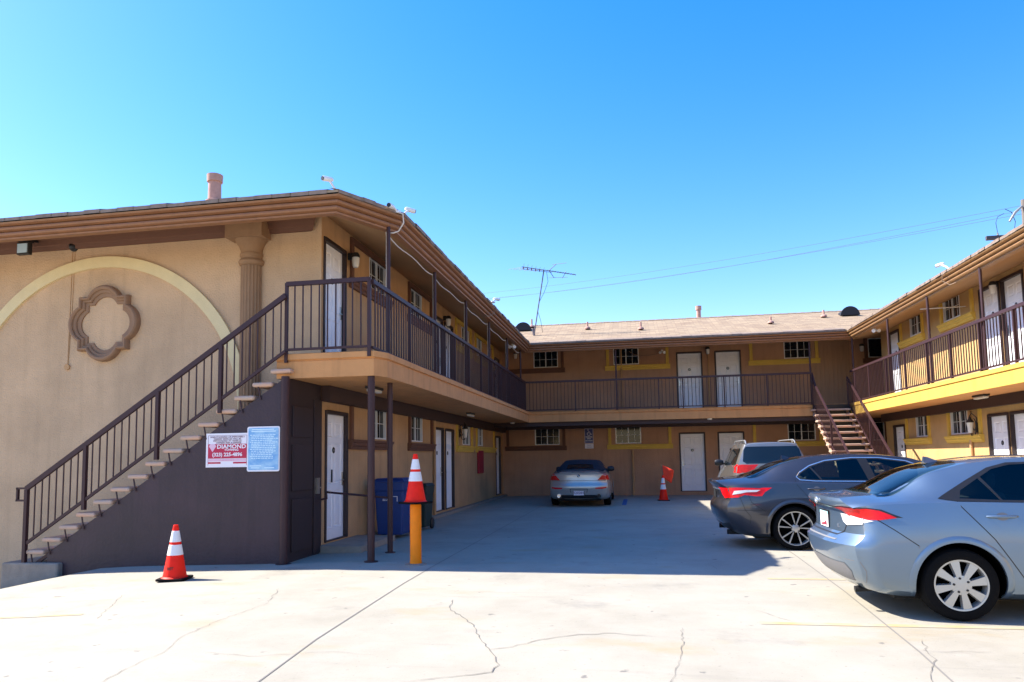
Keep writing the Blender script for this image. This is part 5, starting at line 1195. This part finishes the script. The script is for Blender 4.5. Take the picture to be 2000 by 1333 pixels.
# silver convertible seen from behind
w_ = .93
D = sedan(4.82, 1.86, 1.06, 3.84, .34, .39, .25, 1.40, 'seven',
    [(.22, .16), (.30, .08), (.45, .03), (.60, .0), (.66, .02), (.72, .05), (.95, .07), (1.02, .06), (1.06, .05), (1.10, .08)], [(.24, .1), (.5, 0), (.7, .05), (.9, .2)],
    dict(rcurve=.22, zs=[(0, .93), (.3, .97), (1.0, .98), (2.6, .95), (3.4, .92), (4.2, .80), (4.82, .64)],
         zt=[(0, 1.055), (.10, 1.07), (.45, 1.09), (.72, 1.12), (1.05, 1.27), (1.5, 1.37), (2.0, 1.40), (2.5, 1.38), (2.9, 1.25), (3.35, .99), (4.0, .92), (4.5, .80), (4.82, .68)],
         wr=[(0, .60), (.4, .62), (.8, .60), (1.3, .56), (2.2, .575), (2.9, .57), (3.5, .66), (4.1, .58), (4.82, .4)]))
D['zr'] = [(x, z-(.05 if x < .75 or x > 3.3 else .055)) for x, z in D['zt']]
c = Car('parked_car', (-1.67, 21.70, 0), rad(90), 'silver convertible with black soft top parked facing the back wall under the accessible sign', 'cars parked in the court', D, P_BMW)
c.patch('soft_top', [[(.68, .70), (.64, 0), (.68, -.70), (1.0, -.76), (2.9, -.70), (2.95, 0), (2.9, .70), (1.0, .76)]], 'top', SOFTTOP, .012)
c.patch('soft_top', [[(.95, 1.00), (1.15, 1.17), (1.5, 1.30), (2.4, 1.33), (2.7, 1.30), (2.5, 1.28), (1.6, 1.24), (1.25, 1.02)]], 'side', SOFTTOP, .010)
c.patch('rear_window', [[(.76, .42), (.74, 0), (.76, -.42), (1.0, -.38), (1.02, 0), (1.0, .38)]], 'top', CARGLASS, .022)
c.patch('windscreen', [[(3.3, .66), (3.38, 0), (3.3, -.66), (2.9, -.58), (2.85, 0), (2.9, .58)]], 'top', CARGLASS, .016)
c.patch('side_window', [[(1.3, 1.01), (1.62, 1.22), (2.5, 1.26), (2.9, 1.12), (3.05, .98)]], 'side', CARGLASS, .012)
for s_ in (-1, 1):
    c.patch('tail_lamp', [[(s_*.56, .80), (s_*.60, .84), (s_*.72, .975), (s_*.80, .975), (s_*.905, .90), (s_*.905, .81)]], 'rear', TAIL, .006)
    c.patch('rear_reflector', [[(s_*.48, .575), (s_*.86, .60), (s_*.86, .57), (s_*.70, .54), (s_*.50, .545)]], 'rear', TAIL, .005)
c.patch('tail_lamp', [[(.18, .80), (.18, .93), (.34, .90), (.42, .84), (.40, .80)]], 'side', TAIL, .006)
c.lines('panel_gap', [[(-.85, .785), (.85, .785)], [(-.30, 1.045), (.30, 1.045)]], 'rear', BLACK, .012)
c.lines('panel_gap', [[(-.24, .43), (-.26, .54), (.26, .54), (.24, .43)]], 'rear', BLACK, .015)
c.plate(0, .43, .31, .155, '52054H')
c.mirror(2.95, 1.06, BLACK, sc=1.15)
b = MB(); hh, _ = c.ray((-2, 0, .93), (1, 0, 0)); b.lathe([(.0, .01), (.04, .008), (.045, 0)], (0, 0, 0), 20, 'x'); b.v = [(hh.x-.002-v[0], v[1], .93+v[2]) for v in b.v]; b.build('boot_emblem', BLACK, c.t, local=True)
b = MB()
for a in (0, math.pi): b.v += [(hh.x-.014, 0, .93)]+[(hh.x-.014, .032*math.cos(a+t), .93+.032*math.sin(a+t)) for t in [i*math.pi/12 for i in range(7)]]; k = len(b.v)-8; [b.f.append((k, k+1+i, k+2+i)) or b.mi.append(0) for i in range(6)]
b.build('emblem_quarters', S_PALE, c.t, local=True)
for s_ in (-1, 1): b = MB(); b.lathe([(.035, .06), (.05, .06), (.055, .0), (.045, 0), (.04, .05), (.0, .05)], (.04, s_*.60, .335), 16, 'x'); b.build('exhaust_tip', CHROME if s_ > 0 else BLACK, c.t, smooth=True, local=True)
c.patch('bumper_insert', [[(-.62, .26), (.62, .26), (.66, .32), (.5, .36), (-.5, .36), (-.66, .32)]], 'rear', BLACK, .004, c.body)
b = MB(); b.box(.25, -.64, .18, 4.5, .64, .25); b.build('underbody', BELOW, c.t, local=True)

# champagne utility vehicle
L = 4.75; w_ = .935
D = dict(L=L, W=1.87, xr=1.05, xf=3.80, rw=.36, ra=.41, rim=.24, wheel='seven', rcurve=.13, rpow=3, fcurve=.25,
    rear=[(.3, .12), (.45, .02), (.6, 0), (.68, .02), (.74, .07), (1.0, .08), (1.28, .10), (1.5, .19), (1.70, .28), (1.80, .30)], front=[(.3, .1), (.6, 0), (.8, .03), (1.0, .1)],
    zb=[(0, .32), (.6, .26), (4, .26), (L, .32)], wb=[(0, w_-.12), (.4, w_-.05), (4, w_-.06), (L, w_-.2)], wm=[(0, w_-.05), (.3, w_-.01), (.8, w_), (3.6, w_), (4.3, w_-.05), (L, w_-.16)], zm=[(0, .72), (L, .66)],
    ws=[(0, w_-.08), (.4, w_-.05), (3.0, w_-.06), (3.8, w_-.1), (L, w_-.25)], zs=[(0, 1.16), (1, 1.17), (3, 1.10), (3.9, 1.02), (L, .84)],
    wr=[(0, .62), (.5, .64), (2.6, .62), (3.1, .68), (3.6, .72), (L, .5)], zt=[(0, 1.74), (.25, 1.765), (.8, 1.785), (2.0, 1.785), (2.6, 1.74), (3.05, 1.52), (3.5, 1.19), (4.2, 1.08), (L, .88)])
D['zr'] = [(x, z-(.07 if x < 3 else .03)) for x, z in D['zt']]
c = Car('parked_car', (3.33, 18.45, .03), rad(90), 'champagne utility vehicle with roof rails parked behind the dark saloon near the white doors', 'cars parked in the court', D, P_SUV)
c.patch('rear_window', [[(-.62, 1.24), (.62, 1.24), (.70, 1.30), (.655, 1.58), (.60, 1.66), (-.60, 1.66), (-.655, 1.58), (-.70, 1.30)]], 'rear', CARGLASS, .006)
c.patch('side_window', [[(.42, 1.22), (.50, 1.56), (.62, 1.62), (1.08, 1.62), (1.14, 1.20)]], 'side', CARGLASS, .006)
c.patch('side_window', [[(1.22, 1.20), (1.16, 1.62), (2.0, 1.62), (2.06, 1.18)]], 'side', CARGLASS, .006)
c.patch('side_window', [[(2.14, 1.18), (2.08, 1.62), (2.55, 1.60), (2.85, 1.42), (3.15, 1.17)]], 'side', CARGLASS, .006)
c.patch('windscreen', [[(3.42, .70), (3.48, 0), (3.42, -.70), (2.8, -.56), (2.72, 0), (2.8, .56)]], 'top', CARGLASS, .004)
for s_ in (-1, 1): c.patch('tail_lamp', [[(s_*.50, 1.20), (s_*.60, 1.21), (s_*.905, 1.215), (s_*.905, 1.03), (s_*.80, 1.0), (s_*.60, 1.06), (s_*.54, 1.12)]], 'rear', TAIL, .007)
c.patch('tail_lamp', [[(.10, 1.22), (.30, 1.22), (.36, 1.16), (.26, 1.03), (.10, 1.02)]], 'side', TAIL, .007)
c.patch('bumper_insert', [[(-.70, .42), (.70, .42), (.72, .62), (-.72, .62)]], 'rear', GREYPL, .005, c.body)
c.lines('panel_gap', [[(-.52, .72), (.52, .72)], [(-.72, .74), (-.68, 1.0), (-.72, 1.2)], [(.72, .74), (.68, 1.0), (.72, 1.2)]], 'rear', BLACK, .01)
c.plate(0, .93, .31, .155, ''); c.mirror(2.95, 1.22, BLACK, sc=1.2)
for s_ in (-1, 1):
    b = MB(); b.tube([(.35, s_*.58, 1.73), (.45, s_*.58, 1.80), (.6, s_*.575, 1.825), (2.2, s_*.57, 1.83), (2.4, s_*.57, 1.81), (2.5, s_*.57, 1.74)], [.014, .016, .013, .013, .016, .014], 8); b.tube([(.62, s_*.575, 1.76), (.62, s_*.575, 1.83)], .02, 6); b.build('roof_rail', ALLOY, c.t, smooth=True, local=True)
b = MB(); b.box(.3, -.64, .2, 4.4, .64, .3); b.tube([(.16, .05, 1.19), (.10, .0, 1.21)], .015, 6); b.build('underbody', BELOW, c.t, local=True)
